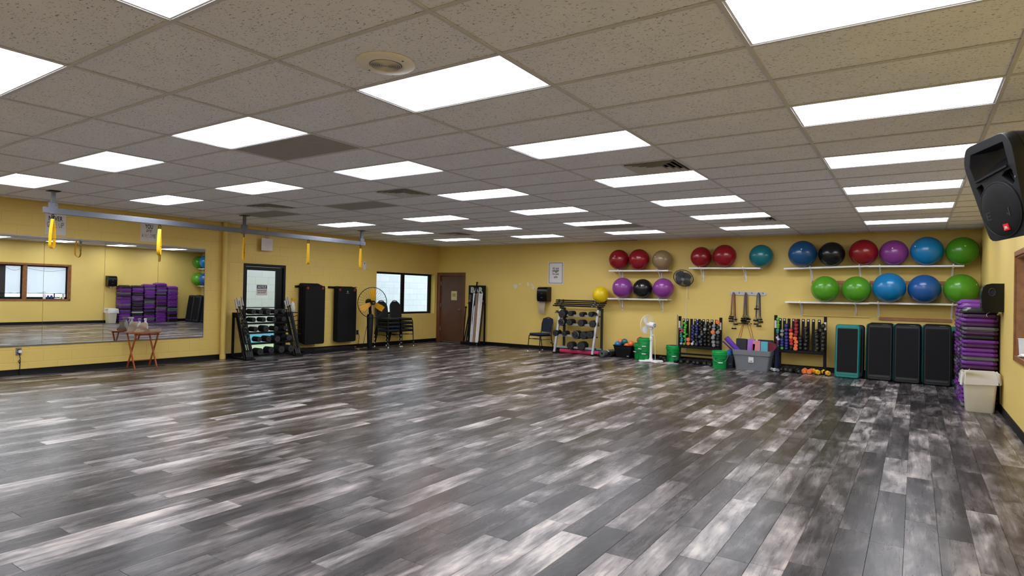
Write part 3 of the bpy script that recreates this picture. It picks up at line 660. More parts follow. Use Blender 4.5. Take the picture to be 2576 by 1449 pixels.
t = thing('weight_rack', 'black steel weight rack standing in front of the exit door', 'weight rack', (0, 0, 0))
fx = lambda z: -4.60-.36*z
for n, (ya, yb) in enumerate(((4.56, 4.73), (5.745, 5.90))):
    for y in (ya, yb): ob('ladder_rail', MB().bar((fx(0), y, 0), (fx(.97), y, .97), .035, .05, (0, 1, 0)), 'black', t)
    for z in (.06, .2, .33, .46, .6, .74, .88): ob('rung', MB().cyl((fx(z)+.03, ya, z), (fx(z)+.03, yb, z), .008, n=8), 'black', t)
    ob('foot_tray', MB().cbox(-4.64, -4.53, ya-.02, yb+.02, 0, .035, .004), 'black', t)
    yr = ya+.06 if n == 0 else yb-.02
    ob('rear_post', MB().cbox(-5.17, -5.13, yr-.02, yr+.02, 0, .97, .003), 'black', t)
    ob('top_arm', MB().bar((-5.15, yr, .955), (fx(.97), yr, .955), .04, .03), 'black', t); ob('base_arm', MB().bar((-5.15, yr, .02), (-4.6, yr, .02), .04, .03), 'black', t)
    ob('side_plate', MB().box(-5.13, fx(.6)-.12, yr-.004, yr+.004, .86, .95), 'black', t)
for z in (.935, .765, .565, .345, .105): ob('cross_rail', MB().bar((fx(z)-.02, 4.73, z-.03), (fx(z)-.02, 5.76, z-.03), .045, .03, (0, 0, 1)), 'black', t); ob('cross_rail', MB().bar((fx(z)-.16, 4.66, z-.03), (fx(z)-.16, 5.86, z-.03), .03, .03, (0, 0, 1)), 'black', t)
ob('side_shelf', MB().cbox(-5.08, -4.92, 5.89, 6.06, .945, .965, .003), 'black', t)
for k in range(5): ob('peg', MB().bar((fx(.86-.1*k)-.02, 5.92, .86-.1*k), (fx(.86-.1*k)+.02, 6.03, .89-.1*k), .014), 'black', t)
LRD = [(-4.74, [(4.819, .998, .055), (4.988, .992, .05), (5.166, .998, .067), (5.355, .993, .051), (5.544, .998, .055)]), (-4.70, [(4.803, .828, .049), (5.04, .826, .05), (5.289, .826, .054), (5.526, .831, .055)]),
    (-4.66, [(4.827, .63, .053), (5.07, .632, .072), (5.314, .629, .054), (5.547, .635, .052)]), (-4.62, [(4.891, .418, .055), (5.112, .416, .067), (5.326, .405, .073), (5.617, .419, .069)]), (-4.56, [(4.878, .163, .074), (5.139, .179, .072), (5.389, .179, .081), (5.629, .181, .078)])]
for a, (x, row) in enumerate(LRD):
    for b, (y, z, r) in enumerate(row):
        adj_dumbbell('black dumbbell, %s from left, %s shelf of the rack by the exit door' % (ORD[b], ('top', 'second', 'middle', 'fourth', 'bottom')[a]), (x, y, z), PI/2, r, False, 'dumbbells on the rack by the exit door', .20)
def barbell(name, lab, p, q, group, cat='barbell', r=.014, sl=.2, m='black', ms='chrome'):
    p, q = Vector(p), Vector(q); d = (q-p).normalized(); t = thing(name, lab, cat, p, 0, group)
    e = q-p; ob('shaft', MB().cyl((0, 0, 0), e-d*sl, r, n=10), m, t); ob('sleeve', MB().cyl(e-d*sl, e, r*1.25, n=12), ms, t); ob('collar', MB().cyl(e-d*(sl+.012), e-d*sl, r*1.9, n=12), m, t)
    ob('bottom_sleeve', MB().cyl(d*.03, d*sl*.7, r*1.05, n=12), 'darkgrey', t); return t
for k, (y0, y1, z1) in enumerate(((4.585, 4.55, 1.24), (4.625, 4.596, 1.29), (4.665, 4.651, 1.224), (4.70, 4.692, 1.307))):
    barbell('barbell', 'upright chrome-ended barbell, %s of four at the left end of the black rack' % ORD[k], (-4.56, y0, .04), (-4.99, y1, z1), 'barbells upright at the black rack')
for k, (y0, y1, z1) in enumerate(((5.775, 5.745, 1.22), (5.815, 5.785, 1.285), (5.855, 5.828, 1.309))):
    barbell('barbell', 'upright chrome-ended barbell, %s of three at the right end of the black rack' % ORD[k], (-4.56, y0, .04), (-4.99, y1, z1), 'barbells upright at the black rack')
for k in range(8):
    z = .86-.066*k; y = 4.60+.05*(k % 2)
    t = thing('spring_clip', 'chrome spring clip, %s from the top on the left end of the black rack' % ORD[k], 'clip', (fx(z)+.06, y, z), .3*k, 'spring clips on the black rack')
    ob('coil', MB().tube([(.004*a, .024*math.cos(a), .024*math.sin(a)) for a in [2*PI*2*q/20 for q in range(21)]], .004, 6), 'chrome', t)
    for s in (-1, 1): ob('grip', MB().bar((.01, 0, .02), (.02, .035*s, .075), .008), 'chrome', t)
spray_bottle('spray bottle with yellow trigger on the side shelf of the black rack', (-5.0, 5.965, .966), -1.2, 'bottle_clear', 'yellow_blade', 1.32, 'paper')
# ---- exercise mats hung on wall hangers
def mat_group(y0, y1, z0, z1, n, th, side, hy):
    t = thing('mat_hanger', 'black wall hanger bar carrying the %s stack of black mats' % side, 'hanger', (XL, hy, 1.555))
    ob('wall_plate', MB().cbox(0, .03, -.02, y1-hy-.02, -.025, .025, .003), 'black', t)
    for y in (y0+.06-hy, y1-.07-hy):
        ob('peg', MB().cyl((.03, y, .0), (th*n+.12, y, .012), .011, n=10), 'black', t)
    for k in range(n):
        x = XL+.05+k*th; top = z1-.004*k; jy = .012*math.sin(k*2.1)
        first = k == n-1
        m = thing('exercise_mat', ('front black mat with orange-ringed eyelets on the %s wall hanger' % side) if first else 'black mat, %s from the wall on the %s hanger' % (ORD[k], side), 'mat', (x, y0+jy, z0+.006*(n-k)), 0, 'mats on the %s hanger' % side)
        p = rrect(0, y1-y0, 0, top-z0-.01, .045, 5)
        ob('mat_sheet', MB().loops([[(0, a, b) for a, b in inset(p, .004)], [(.004, a, b) for a, b in p], [(th*.9-.004, a, b) for a, b in p], [(th*.9, a, b) for a, b in inset(p, .004)]]), 'rubber', m)
        for yy in (.06, y1-y0-.07):
            zz = top-z0-.055
            ob('eyelet', MB().tube([(th*.9+.002, yy+.022*math.cos(a), zz+.022*math.sin(a)) for a in [2*PI*q/16 for q in range(16)]], .006, 6, True), 'orange_ring', m)
            ob('eyelet_hole', MB().cyl((th*.9, yy, zz), (th*.9+.002, yy, zz), .018, n=14), 'black', m)
        if first and side == 'right':
            ob('logo_mark', MB().cyl((th*.9, .30, top-z0-.10), (th*.9+.0015, .30, top-z0-.10), .022, n=16), 'grey_plastic', m); ob('logo_text', MB().box(th*.9, th*.9+.0015, .255, .345, top-z0-.148, top-z0-.138), 'grey_plastic', m)
mat_group(6.26, 6.82, .195, 1.60, 8, .030, 'left', 6.20)
mat_group(7.29, 7.89, .19, 1.565, 5, .030, 'right', 7.16)
# mats lying on the floor below the hangers
for k, (y0, y1, z, lab) in enumerate(((6.02, 7.72, 0, 'bottom black floor mat under the hanging mats'), (6.05, 7.66, .026, 'second black floor mat in the pile under the hanging mats'), (6.10, 7.70, .052, 'upper black floor mat in the pile under the hanging mats'))):
    t = thing('floor_mat', lab, 'mat', (-4.98+.01*k, (y0+y1)/2, z), .02*k, 'black mats lying below the hangers')
    ob('mat_sheet', MB().prism(rrect(-.2, .24-.02*k, -(y1-y0)/2, (y1-y0)/2, .04, 4), 0, .024, .004), 'rubber', t)
    if k == 2: ob('eyelet', MB().tube([(.17+.02*math.cos(a), .80+.02*math.sin(a), .026) for a in [2*PI*q/16 for q in range(16)]], .006, 6, True), 'orange_ring', t)
t = thing('floor_mat', 'crumpled folded black mat at the left end of the floor pile', 'mat', (-4.96, 6.2, .078), .1)
ob('mat_sheet', MB().loops([[(x, -.26+.07*k, z) for x, z in ((-.2, 0), (.2, 0), (.2, .03+.02*math.sin(k)), (.0, .045+.02*math.sin(k*1.7)), (-.2, .035))] for k in range(8)]), 'rubber', t)
# ---- black pedestal fan with yellow blades
FC = Vector((-4.56, 8.0, 1.19)); nrm = Vector((.93, -.36, -.04)).normalized()
t = thing('drum_fan', 'large black pedestal fan with three yellow blades', 'fan', (-4.66, 8.03, 0))
Lf = lambda p: Vector(p)-Vector((-4.66, 8.03, 0))
ob('base', MB().lathe([(.25, 0), (.25, .012), (.12, .03), (.06, .05), (.001, .052)], 28), 'black', t)
ob('column', MB().lathe([(.055, .04), (.062, .1), (.085, .86), (.06, .9), (.001, .9)], 18), 'black', t)
a_ = nrm.orthogonal().normalized(); 
up_ = Vector((0, 0, 1)); a_ = up_.cross(nrm).normalized(); b_ = nrm.cross(a_)
cc = Lf(FC)
ob('yoke', MB().bar((0, 0, .88), cc-nrm*.16, .05), 'black', t)
ob('motor', MB().cyl(cc-nrm*.26, cc-nrm*.06, .085, .075, 18), 'black', t)
cage = ob('cage', MB().tube([cc+(a_*math.cos(q)+b_*math.sin(q))*.385 for q in [2*PI*k/48 for k in range(48)]], .009, 6, True), 'black', t)
for k in range(30):
    q = 2*PI*k/30; d = a_*math.cos(q)+b_*math.sin(q)
    ob('cage_wire', MB().tube([cc+nrm*.075+d*.05, cc+nrm*.07+d*.2, cc+nrm*.05+d*.33, cc+d*.385], .0018, 4), 'black', cage)
    ob('cage_wire', MB().tube([cc-nrm*.09+d*.09, cc-nrm*.09+d*.22, cc-nrm*.06+d*.33, cc+d*.385], .0018, 4), 'black', cage)
for k in range(3):
    q = PI/2+2*PI*k/3; d = a_*math.cos(q)+b_*math.sin(q); e = nrm.cross(d)
    bl = [cc+nrm*(.012*s)+d*r+e*w_*s for r, w_ in ((.05, .035), (.14, .062), (.26, .072), (.345, .066)) for s in (-1, 1)]
    mb = MB(); n0 = 8
    vs_ = bl+[v-nrm*.004 for v in bl]
    fs_ = []
    for i in range(3): fs_ += [(2*i, 2*i+1, 2*i+3, 2*i+2), (8+2*i, 8+2*i+2, 8+2*i+3, 8+2*i+1), (2*i, 2*i+2, 8+2*i+2, 8+2*i), (2*i+1, 8+2*i+1, 8+2*i+3, 2*i+3)]
    fs_ += [(0, 8, 9, 1), (6, 7, 15, 14)]
    ob('blade', mb.add(vs_, fs_), 'yellow_blade', t)
hb = ob('hub', MB().cyl(cc, cc+nrm*.085, .055, .05, 20), 'black', t)
ob('hub_badge', MB().bar(cc+nrm*.086-a_*.022, cc+nrm*.086+a_*.022, .014, .003, nrm), 'silver_paint', hb)
ob('power_cord', MB().tube([(-.05, -.02, .7), (-.16, .02, .5), (-.2, 0, .25), (-.25, .0, .03), (-.35, .1, .015), (-.45, .0, .02)], .006, 6), 'black', t)
# ---- stacking chairs
def make_chair(fab, frame, crown):
    """front towards -Y, origin on the floor below the seat centre"""
    t = thing('stacking_chair', 'x', 'chair')
    ob('seat', MB().prism(rrect(-.215, .215, -.22, .2, .06, 5), .425, .475, .016), fab, t)
    # backrest shield
    def half(z):
        if z < .5: return .15+.35*(z-.5)
        if crown: return .205 if z < .74 else .205*math.sqrt(max(.02, 1-((z-.74)/.19)**2))
        return .155+.08*(z-.5) if z < .80 else (.179 if z < .82 else .179*math.sqrt(max(.02, 1-((z-.82)/.075)**2)))
    zt = .915 if crown else .86
    zs = [.50+(zt-.50)*k/14 for k in range(15)]
    pts = [(half(z), z) for z in zs]+[(-half(z), z) for z in zs[::-1]]
    lean = lambda z, y: y+.17*(z-.45)
    ls = [[(x*.94, lean(z, .182), .5+(z-.5)*.985+.003) for x, z in pts], [(x, lean(z, .195), z) for x, z in pts], [(x, lean(z, .222), z) for x, z in pts], [(x*.94, lean(z, .232), .5+(z-.5)*.985+.003) for x, z in pts]]
    ob('backrest', MB().loops(ls), fab, t)
    fm = [(sx, lean(z, .21), z) for sx, z in ((-.2, .42), (-.195, .55), (-.208, .72), (-.18, .83), (-.07, zt+.012), (0, zt+.022), (.07, zt+.012), (.18, .83), (.208, .72), (.195, .55), (.2, .42))]
    ob('back_frame', MB().tube(fm, .011, 8), frame, t)
    ob('seat_frame', MB().tube([(-.205, -.2, .415), (.205, -.2, .415), (.205, .2, .415), (-.205, .2, .415)], .011, 8, True), frame, t)
    for sx in (-1, 1):
        for pth in (((.205*sx, -.2, .415), (.212*sx, -.205, .36), (.225*sx, -.225, .015)), ((.2*sx, .2, .42), (.205*sx, .22, .3), (.215*sx, .29, .015))):
            l = ob('leg', MB().tube(pth, .011, 8), frame, t)
            ob('foot_cap', MB().cyl((pth[2][0], pth[2][1], 0), (pth[2][0], pth[2][1], .03), .015, n=10), 'white_plastic', l)
    ob('stretcher', MB().cyl((-.21, -.203, .33), (.21, -.203, .33), .007, n=8), frame, t)
    for sx in (-1, 1): ob('stretcher', MB().cyl((.213*sx, -.207, .32), (.206*sx, .22, .32), .007, n=8), frame, t)
    return t
ck = make_chair('black_fabric', 'black_gloss', True); cn = make_chair('navy_fabric', 'black_gloss', True); cb = make_chair('navy_fabric', 'black_gloss', False)
cb.location = (-1.28, 10.80, 0); cb.rotation_euler = (0, 0, -.28); tag(cb, 'single blue padded chair standing between the dispenser and the silver rack', 'chair')
used = set()
for sname, y, order in (('nearer the yellow-bladed fan', 8.87, 'nnkk'), ('nearer the brown door', 9.38, 'kkkk')):
    for k, c in enumerate(order):
        src = ck if c == 'k' else cn
        o = src if src not in used else copy_tree(src); used.add(src)
        o.location = (-4.84-.012*k, y+.006*k, .098*k); o.rotation_euler = (0, 0, PI/2)
        tag(o, '%s stacking chair, %s from the bottom of the stack %s' % ('black' if c == 'k' else 'blue', ORD[k], sname), 'chair', 'stacked chairs under the window')
# ---- BAR rack with exercise bars
t = thing('bar_rack', 'black display rack with BAR header beside the brown door', 'rack', (-3.62, 11.14, 0))
bd = ob('header_board', MB().cbox(-.30, .30, -.012, .012, 1.18, 1.705, .003), 'black', t)
mat('bar_letters', '#b9b9bb', .5)
text('lettering', 'BAR', .44, .165, 'bar_letters', bd, Matrix.Translation((0, -.013, 1.575)) @ WB, bold=.05)
for z in (1.42, 1.385, 1.35, 1.315): ob('small_print', MB().box(-.27, -.19, -.0145, -.0125, z-.008, z+.008), 'grey_plastic', bd)
for sx in (-.28, .28): ob('upright', MB().cbox(sx-.02, sx+.02, -.012, .03, 0, 1.2, .003), 'black', t)
ob('base_tray', MB().cbox(-.385, .22, -.24, -.06, 0, .085, .004), 'black', t); ob('base_arm', MB().bar((-.28, -.2, .03), (-.28, .02, .03), .04), 'black', t); ob('base_arm', MB().bar((.28, -.2, .03), (.28, .02, .03), .04), 'black', t)
ob('tray_badge', MB().box(.195, .21, -.243, -.24, .02, .06), 'silver_paint', t)
ob('holder', MB().cbox(-.3, .3, -.06, -.045, 1.18, 1.2, .003), 'black', t)
for x in (-.23, .215): ob('clip_block', MB().cbox(x-.02, x+.02, -.05, -.012, 1.225, 1.29, .003), 'pine', t)
BARS = [(-3.928, -3.796, 1.169, 'k'), (-3.856, -3.76, 1.17, 'k'), (-3.776, -3.735, 1.227, 'k'), (-3.704, -3.688, 1.484, 'w'), (-3.651, -3.644, 1.478, 'w'), (-3.607, -3.599, 1.471, 's'), (-3.577, -3.55, 1.50, 'o'), (-3.516, -3.494, 1.487, 'w'), (-3.493, -3.441, 1.474, 'w'), (-3.455, -3.389, 1.482, 'w')]
cn_ = dict(k=('rubber', 'black'), w=('white_plastic', 'white'), s=('grey_plastic', 'grey'), o=('pine', 'wood-coloured'))
cnt = {}
for x0, x1, z1, c in BARS:
    cnt[c] = cnt.get(c, 0)+1
    lab = '%s exercise bar leaning in the BAR rack' % cn_[c][1] if c in 'so' else '%s %s exercise bar from the left in the BAR rack' % (ORD[cnt[c]-1], cn_[c][1])
    t = thing('exercise_bar', lab, 'bar', (x0, 10.975, .087), 0, 'bars in the BAR rack'); e = Vector((x1-x0, .105, z1-.087))
    ob('shaft', MB().cyl((0, 0, 0), e, .019, n=12), cn_[c][0], t); ob('end_cap', MB().cyl(e, e*1.008, .021, n=12), 'black' if c != 'w' else 'rubber', t)
t = thing('exercise_bar', 'tall black bar rising above the BAR header', 'bar', (-3.74, 10.99, .087), 0); e = Vector((.15, .1, 1.70))
ob('shaft', MB().cyl((0, 0, 0), e, .02, n=12), 'rubber', t); ob('end_cap', MB().cyl(e*.99, e*1.01, .026, n=12), 'black', t)
t = thing('exercise_bar', 'short black bar at the right of the BAR rack', 'bar', (-3.40, 10.99, .087), 0); e = Vector((.04, .1, 1.1))
ob('shaft', MB().cyl((0, 0, 0), e, .018, n=12), 'rubber', t); ob('end_cap', MB().cyl(e*.99, e*1.01, .024, n=12), 'black', t)
t = thing('exercise_bar', 'black bar with a round knob at the left of the BAR rack', 'bar', (-3.965, 10.985, .087), 0); e = Vector((-.0, .09, .98))
ob('shaft', MB().cyl((0, 0, 0), e, .016, n=12), 'rubber', t); ob('knob', MB().sphere(e, .032, 12, 8), 'black', t)
# ================================================================== BACK WALL THINGS
def dispenser(lab, loc, rz, tail):
    """towel dispenser, back on local y=0, front towards -Y"""
    t = thing('towel_dispenser', lab, 'dispenser', loc, rz, 'black towel dispensers')
    pr = [(0, 0), (0, .385), (-.13, .385), (-.19, .37), (-.225, .33), (-.24, .27), (-.235, .06), (-.20, .0)]
    ob('housing', MB().loops([[(-.155, y, z) for y, z in pr], [(-.15, y*1.02, z*1.004) for y, z in pr], [(.15, y*1.02, z*1.004) for y, z in pr], [(.155, y, z) for y, z in pr]]), 'black_gloss', t)
    for s in (-1, 1):
        k = ob('side_knob', MB().tube([(.157*s, -.13+.035*math.cos(a), .27+.05*math.sin(a)) for a in [2*PI*q/18 for q in range(18)]], .006, 6, True), 'darkgrey', t)
        ob('knob_window', MB().cyl((.154*s, -.125, .265), (.158*s, -.125, .265), .03, n=14), 'navy_fabric', k)
    ob('front_badge', MB().box(-.02, .02, -.246, -.243, .2, .235), 'darkgrey', t); ob('front_label', MB().box(-.035, .035, -.246, -.243, .09, .115), 'darkgrey', t)
    n = 6; ls = [[(x*(.09 if tail > .1 else .02)-(.04 if tail > .1 else -.04), -.15+.012*math.sin(k*1.2)-.03*k/n+(.003 if s else 0), .02-tail*k/n) for x, s in ((-1, 0), (1, 0), (1, 1), (-1, 1))] for k in range(n+1)]
    ob('paper_towel', MB().loops(ls), 'brown_paper' if tail > .1 else 'paper', t); return t
dispenser('black towel dispenser with a long paper tail on the back wall', (-1.39, YB, 1.30), 0, .33)
dispenser('black towel dispenser on the right wall above the purple risers', (XR, 7.765, 1.372), -PI/2, .09)
# ---- silver A-frame rack
t = thing('silver_rack', 'silver A-frame rack against the back wall beside the blue chair', 'weight rack', (0, 0, 0))
sy = lambda z: 10.66+.30*z/1.12
for x in (-.775, .295):
    ob('front_leg', MB().bar((x, sy(0), 0), (x, sy(1.12), 1.12), .05, .045, (0, 1, 0)), 'silver_paint', t); ob('rear_leg', MB().cbox(x-.0, x+.05, 11.10, 11.15, .0, 1.16, .004), 'darkgrey', t)
    ob('base_bar', MB().bar((x, 10.62, .02), (x, 11.16, .02), .05, .035), 'black', t); ob('top_arm', MB().bar((x, sy(1.12), 1.12), (x+.02, 11.13, 1.14), .045, .04), 'darkgrey', t)
    for k in range(4): ob('bar_hook', MB().bar((x, 10.93+.06*k, 1.14), (x, 10.93+.06*k, 1.215), .02), 'darkgrey', t)
for z in (.965, .74, .455, .17): ob('cross_rail', MB().bar((-.775, sy(z)+.03, z), (.295, sy(z)+.03, z), .035, .05), 'silver_paint', t); ob('cross_rail', MB().bar((-.775, sy(z)+.16, z-.01), (.295, sy(z)+.16, z-.01), .03, .03), 'darkgrey', t)
ob('bottom_rail', MB().bar((-.74, 11.12, .14), (.33, 11.12, .14), .05, .04), 'silver_paint', t)
ob('side_peg', MB().bar((-.80, 10.67, .22), (-.86, 10.6, .27), .022), 'black', t)
SRD = [(10.85, [(-.675, .996, .096, 0), (-.44, 1.016, .061, 0), (-.122, 1.002, .057, 0), (.128, 1.016, .06, 0)]), (10.80, [(-.664, .784, .09, 1), (-.434, .794, .076, 0), (-.11, .786, .079, 0), (.211, .778, .081, 0)]),
    (10.74, [(-.795, .505, .073, 0), (-.55, .507, .061, 0), (-.221, .486, .101, 1), (.0, .487, .093, 0), (.175, .513, .092, 0)]), (10.68, [(-.332, .219, .088, 0), (-.025, .227, .103, 0)])]
for a, (y, row) in enumerate(SRD):
    for b, (x, z, r, c) in enumerate(row):
        r *= 1.06
        adj_dumbbell('%s loaded dumbbell, %s from left on the %s rail of the silver rack' % ('chrome-faced' if c else 'black', ORD[b], ('top', 'second', 'third', 'bottom')[a]), (x, y, z), 0, r, c, 'dumbbells on the silver rack', .2 if r > .085 else .22)
for k in range(4):
    y, z = 11.11-.06*k, 1.345-.046*k
    t = thing('barbell', '%s black barbell from the top across the silver rack' % ORD[k], 'barbell', (-1.0+.01*((k*3) % 4), y, z), 0, 'barbells across the silver rack')
    ob('shaft', MB().cyl((0, 0, 0), (1.42, 0, -.004), .017, n=10), 'black', t)
    for x in (.08, .20, 1.12, 1.24): ob('collar', MB().cyl((x, 0, 0), (x+.03, 0, 0), .025, n=10), 'black' if x < 1 else 'chrome', t)
    ob('sleeve', MB().cyl((-.0, 0, 0), (.08, 0, 0), .014, n=10), 'steel', t); ob('sleeve', MB().cyl((1.28, 0, -.004), (1.44, 0, -.004), .014, n=10), 'black', t)
for k, (x, z) in enumerate(((-.83, 1.05), (.27, 1.02))):
    t = thing('spring_clip', 'black spring clips hanging at the %s top of the silver rack' % ('left', 'right')[k], 'clip', (x, 10.88, z))
    for q in range(3):
        ob('clip_arm', MB().bar((-.02+.02*q, 0, .03), (-.06+.05*q, -.01, -.04), .014), 'black', t)
    ob('coil', MB().tube([(.02*math.cos(a), .004*a, .02*math.sin(a)) for a in [2*PI*2*q/20 for q in range(21)]], .005, 6), 'black', t)
# yellow ball resting on the bars and the lower shelf
def ball(name, lab, c, r, m, group=None, valve=True):
    t = thing(name, lab, 'ball', c, random.random()*6, group)
    ob('ball_skin', MB().lathe([(max(1e-4, r*math.sin(PI*k/22)), -r*math.cos(PI*k/22)) for k in range(23)], 40), m, t, ang=80)
    if valve: ob('valve_plug', MB().lathe([(.001, -r*1.0-.001), (.012, -r*1.0+.0), (.014, -r+.004)], 12), 'white_plastic', t, rot=(1.9, .4, 0))
    return t
ball('exercise_ball', 'small yellow ball on the right end of the silver rack', (.317, YB-.226, 1.508), .204, 'yellow_ball')
mat('pink_foam', '#d93f6c', .6)
t = thing('foam_roll', 'long bright pink foam roll on the floor under the silver rack', 'foam roll', (-.2, 10.88, .055)); ob('roll', MB().cyl((-.52, 0, 0), (.56, .03, 0), .052, n=18), 'pink_foam', t); ob('end_hole', MB().cyl((.561, .03, 0), (.563, .03, 0), .015, n=12), 'black', t)
mat('blue_mat', '#2f74b8', .6)
t = thing('folded_mat', 'blue folded mat under the right foot of the silver rack', 'mat', (.25, 11.02, 0)); ob('mat_sheet', MB().prism(rrect(-.55, .2, -.08, .12, .02), 0, .05, .008), 'blue_mat', t); ob('upper_fold', MB().prism(rrect(-.5, .18, -.07, .11, .02), .05, .10, .008), 'blue_mat', t)
def roll(name, lab, p, q, r, m, hole='black', band=None, group=None, cat='mat'):
    p, q = Vector(p), Vector(q); t = thing(name, lab, cat, p, 0, group); e = q-p; d = e.normalized(); a = d.orthogonal().normalized(); b = d.cross(a)
    o = ob('rolled_sheet', MB().loops([[a*rr*math.cos(2*PI*k/24)+b*rr*math.sin(2*PI*k/24)+d*s for k in range(24)] for rr, s in ((r*.35, .02), (r*.35, 0), (r*.94, 0), (r, .006), (r, e.length-.006), (r*.9, e.length))]), m, t)
    ob('roll_core', MB().cyl(d*.015, d*.02, r*.35, n=16), hole, t)
    sp = [(a*math.cos(x)+b*math.sin(x))*(r*(.4+.55*x/(6*PI)))-d*.001 for x in [6*PI*k/60 for k in range(61)]]
    ob('spiral_edge', MB().tube(sp, r*.018, 4), 'darkgrey', t)
    if band: ob('strap_band', MB().loops([[a*(r*1.02)*math.cos(2*PI*k/24)+b*(r*1.02)*math.sin(2*PI*k/24)+d*s for k in range(24)] for s in (e.length*band, e.length*band+.05)], False, False), 'paper', t)
    return t
mat('grey_foam', '#5a5b5d', .7)
roll('rolled_mat', 'grey rolled mat lying end-on beside the black crate', (.55, 10.66, .08), (.60, 11.2, .08), .078, 'grey_foam', band=.35)
roll('rolled_mat', 'dark rolled mat between the grey roll and the black crate', (.70, 10.78, .066), (.74, 11.2, .066), .064, 'rubber')
t = thing('floor_mat', 'black mat edge sloping down beside the silver rack foot', 'mat', (.42, 11.0, 0)); ob('mat_sheet', MB().loops([[(-.14, y, 0), (.10, y, 0), (.10, y, .13+.0), (.05, y, .12)] for y in (-.12, .2)]), 'rubber', t)
# ---- black crate of balls
t = thing('ball_crate', 'black plastic crate holding small coloured balls', 'crate', (1.005, 11.0, 0))
def tub(a, b, c, d, z, th, r=.03):
    """open tapered tub: bottom half sizes a,b; top c,d"""
    B = rrect(-a, a, -b, b, r); Tt = rrect(-c, c, -d, d, r); Bi = rrect(-a+th, a-th, -b+th, b-th, r*.8); Ti = rrect(-c+th, c-th, -d+th, d-th, r*.8); L_ = rrect(-c-.012, c+.012, -d-.012, d+.012, r+.01)
    return MB().loops([[(x, y, 0) for x, y in B], [(x, y, z-.02) for x, y in Tt], [(x, y, z-.02) for x, y in L_], [(x, y, z) for x, y in L_], [(x, y, z) for x, y in Ti], [(x, y, th) for x, y in Bi]])
ob('crate_body', tub(.18, .13, .245, .16, .30, .006), 'black', t)
for k in range(7): ob('vent_hole', MB().box(-.17+.055*k, -.155+.055*k, -.162, -.158, .235, .248), 'darkgrey', t)
ob('crate_badge', MB().prism(rrect(-.028, .028, -.012, .012, .008), 0, .003).T(Matrix.Translation((.135, -.142, .045)) @ WB), 'grey_plastic', t)
for n_, x, y, z, m, c in (('coral', -.145, .07, .36, 'db_o', '#e2714e'), ('sky blue', -.16, -.06, .31, 'ball_blue', None), ('teal', -.015, -.0, .375, 'ball_teal', None), ('orange', .135, .05, .33, 'db_o', None), ('red-orange', .075, -.07, .27, 'db_o', None)):
    ball('toning_ball', '%s small ball in the black crate' % n_, (1.005+x, 11.0+y, z), .078, m, 'balls in the black crate', False)
# ---- green buckets
def bucket_mesh():
    return MB().lathe([(.001, .004), (.125, .004), (.13, .0), (.134, .01), (.148, .28), (.151, .285), (.160, .288), (.160, .302), (.152, .305), (.153, .325), (.160, .328), (.160, .334), (.155, .345), (.158, .368), (.154, .372), (.150, .368), (.146, .3), (.128, .012), (.001, .012)], 36).mesh('bucket_body', 'green_bucket')
bk_me = bucket_mesh()
def bucket(lab, loc, rz, grip_z=.19, contents=False):
    t = thing('green_bucket', lab, 'bucket', loc, rz, 'green buckets')
    ob('bucket_body', bk_me, None, t)
    h = ob('wire_handle', MB().tube([(.163*math.cos(a), -.168*math.sin(a), .31-(.31-grip_z)*math.sin(a)) for a in [PI*k/16 for k in range(17)]], .0025, 6), 'steel', t)
    ob('grip', MB().cyl((-.045, -.17, grip_z), (.045, -.17, grip_z), .010, n=10), 'white_plastic', h)
    for s in (-1, 1): ob('handle_ear', MB().cyl((.155*s, 0, .31), (.168*s, 0, .31), .012, n=10), 'green_bucket', t)
    def wrap(o):
        for v in o.data.vertices:
            a = v.co.x/.14; rr = .134+(.148-.134)*v.co.z/.28+.0008; v.co.x, v.co.y = rr*math.sin(a), -rr*math.cos(a)
    for body, w_, hh, z, x in (('SQWINCHER', .155, .036, .19, .07),):
        wrap(text('lettering', body, w_, hh, 'print_dark', t, Matrix.Translation((x, 0, z)) @ WB, bold=.02))
    for x0, x1, z0, z1 in ((-.11, -.06, .208, .224), (-.105, -.075, .142, .15), (-.105, -.08, .128, .135), (-.105, -.078, .112, .12), (-.105, -.082, .092, .1), (.02, .06, .135, .142), (.068, .085, .135, .142), (.092, .125, .135, .142), (.06, .08, .158, .168)):
        q = MB().add([(x0, 0, z0), ((x0+x1)/2, 0, z0), (x1, 0, z0), (x1, 0, z1), ((x0+x1)/2, 0, z1), (x0, 0, z1)], [(0, 1, 4, 5), (1, 2, 3, 4)]); wrap(ob('print_line', q, 'print_dark', t))
    mk = MB().add([(-.11, 0, .2), (-.075, 0, .178), (-.06, 0, .16), (-.105, 0, .17)], [(0, 1, 2, 3)]); wrap(ob('pour_mark', mk, 'print_dark', t))
    return t
bucket('green bucket at the left behind the stacked buckets', (1.41, 10.97, 0), -.5, .17)
for k in range(3): bucket('green bucket, %s of the nested stack behind the white fan' % ('bottom', 'middle', 'top')[k], (1.64, 10.66, .074*k), .25 if k != 1 else -.35, (.165, .20, .19)[k])
bucket('green bucket filled with bits, left of the first dumbbell rack', (2.21, 10.95, 0), .5, .13)
t = thing('gear_heap', 'dark odds and ends filling the green bucket beside the dumbbell rack', 'gear', (2.21, 10.95, .33))
for k in range(7): ob('band_coil', MB().tube([(.075*math.cos(k*2.4)*.8+.04*math.cos(a), .06*math.sin(k*2.4)+.04*math.sin(a), .01*(k % 3)+.02) for a in [2*PI*q/12 for q in range(12)]], .012, 6, True), ('black', 'wood_red', 'darkgrey')[k % 3], t)
bucket('green bucket standing alone in front of the first dumbbell rack', (3.43, 10.33, 0), .35, .13)
ball('toning_ball', 'red ball peeping out behind the stacked green buckets', (1.40, 10.98, .44), .082, 'db_r')
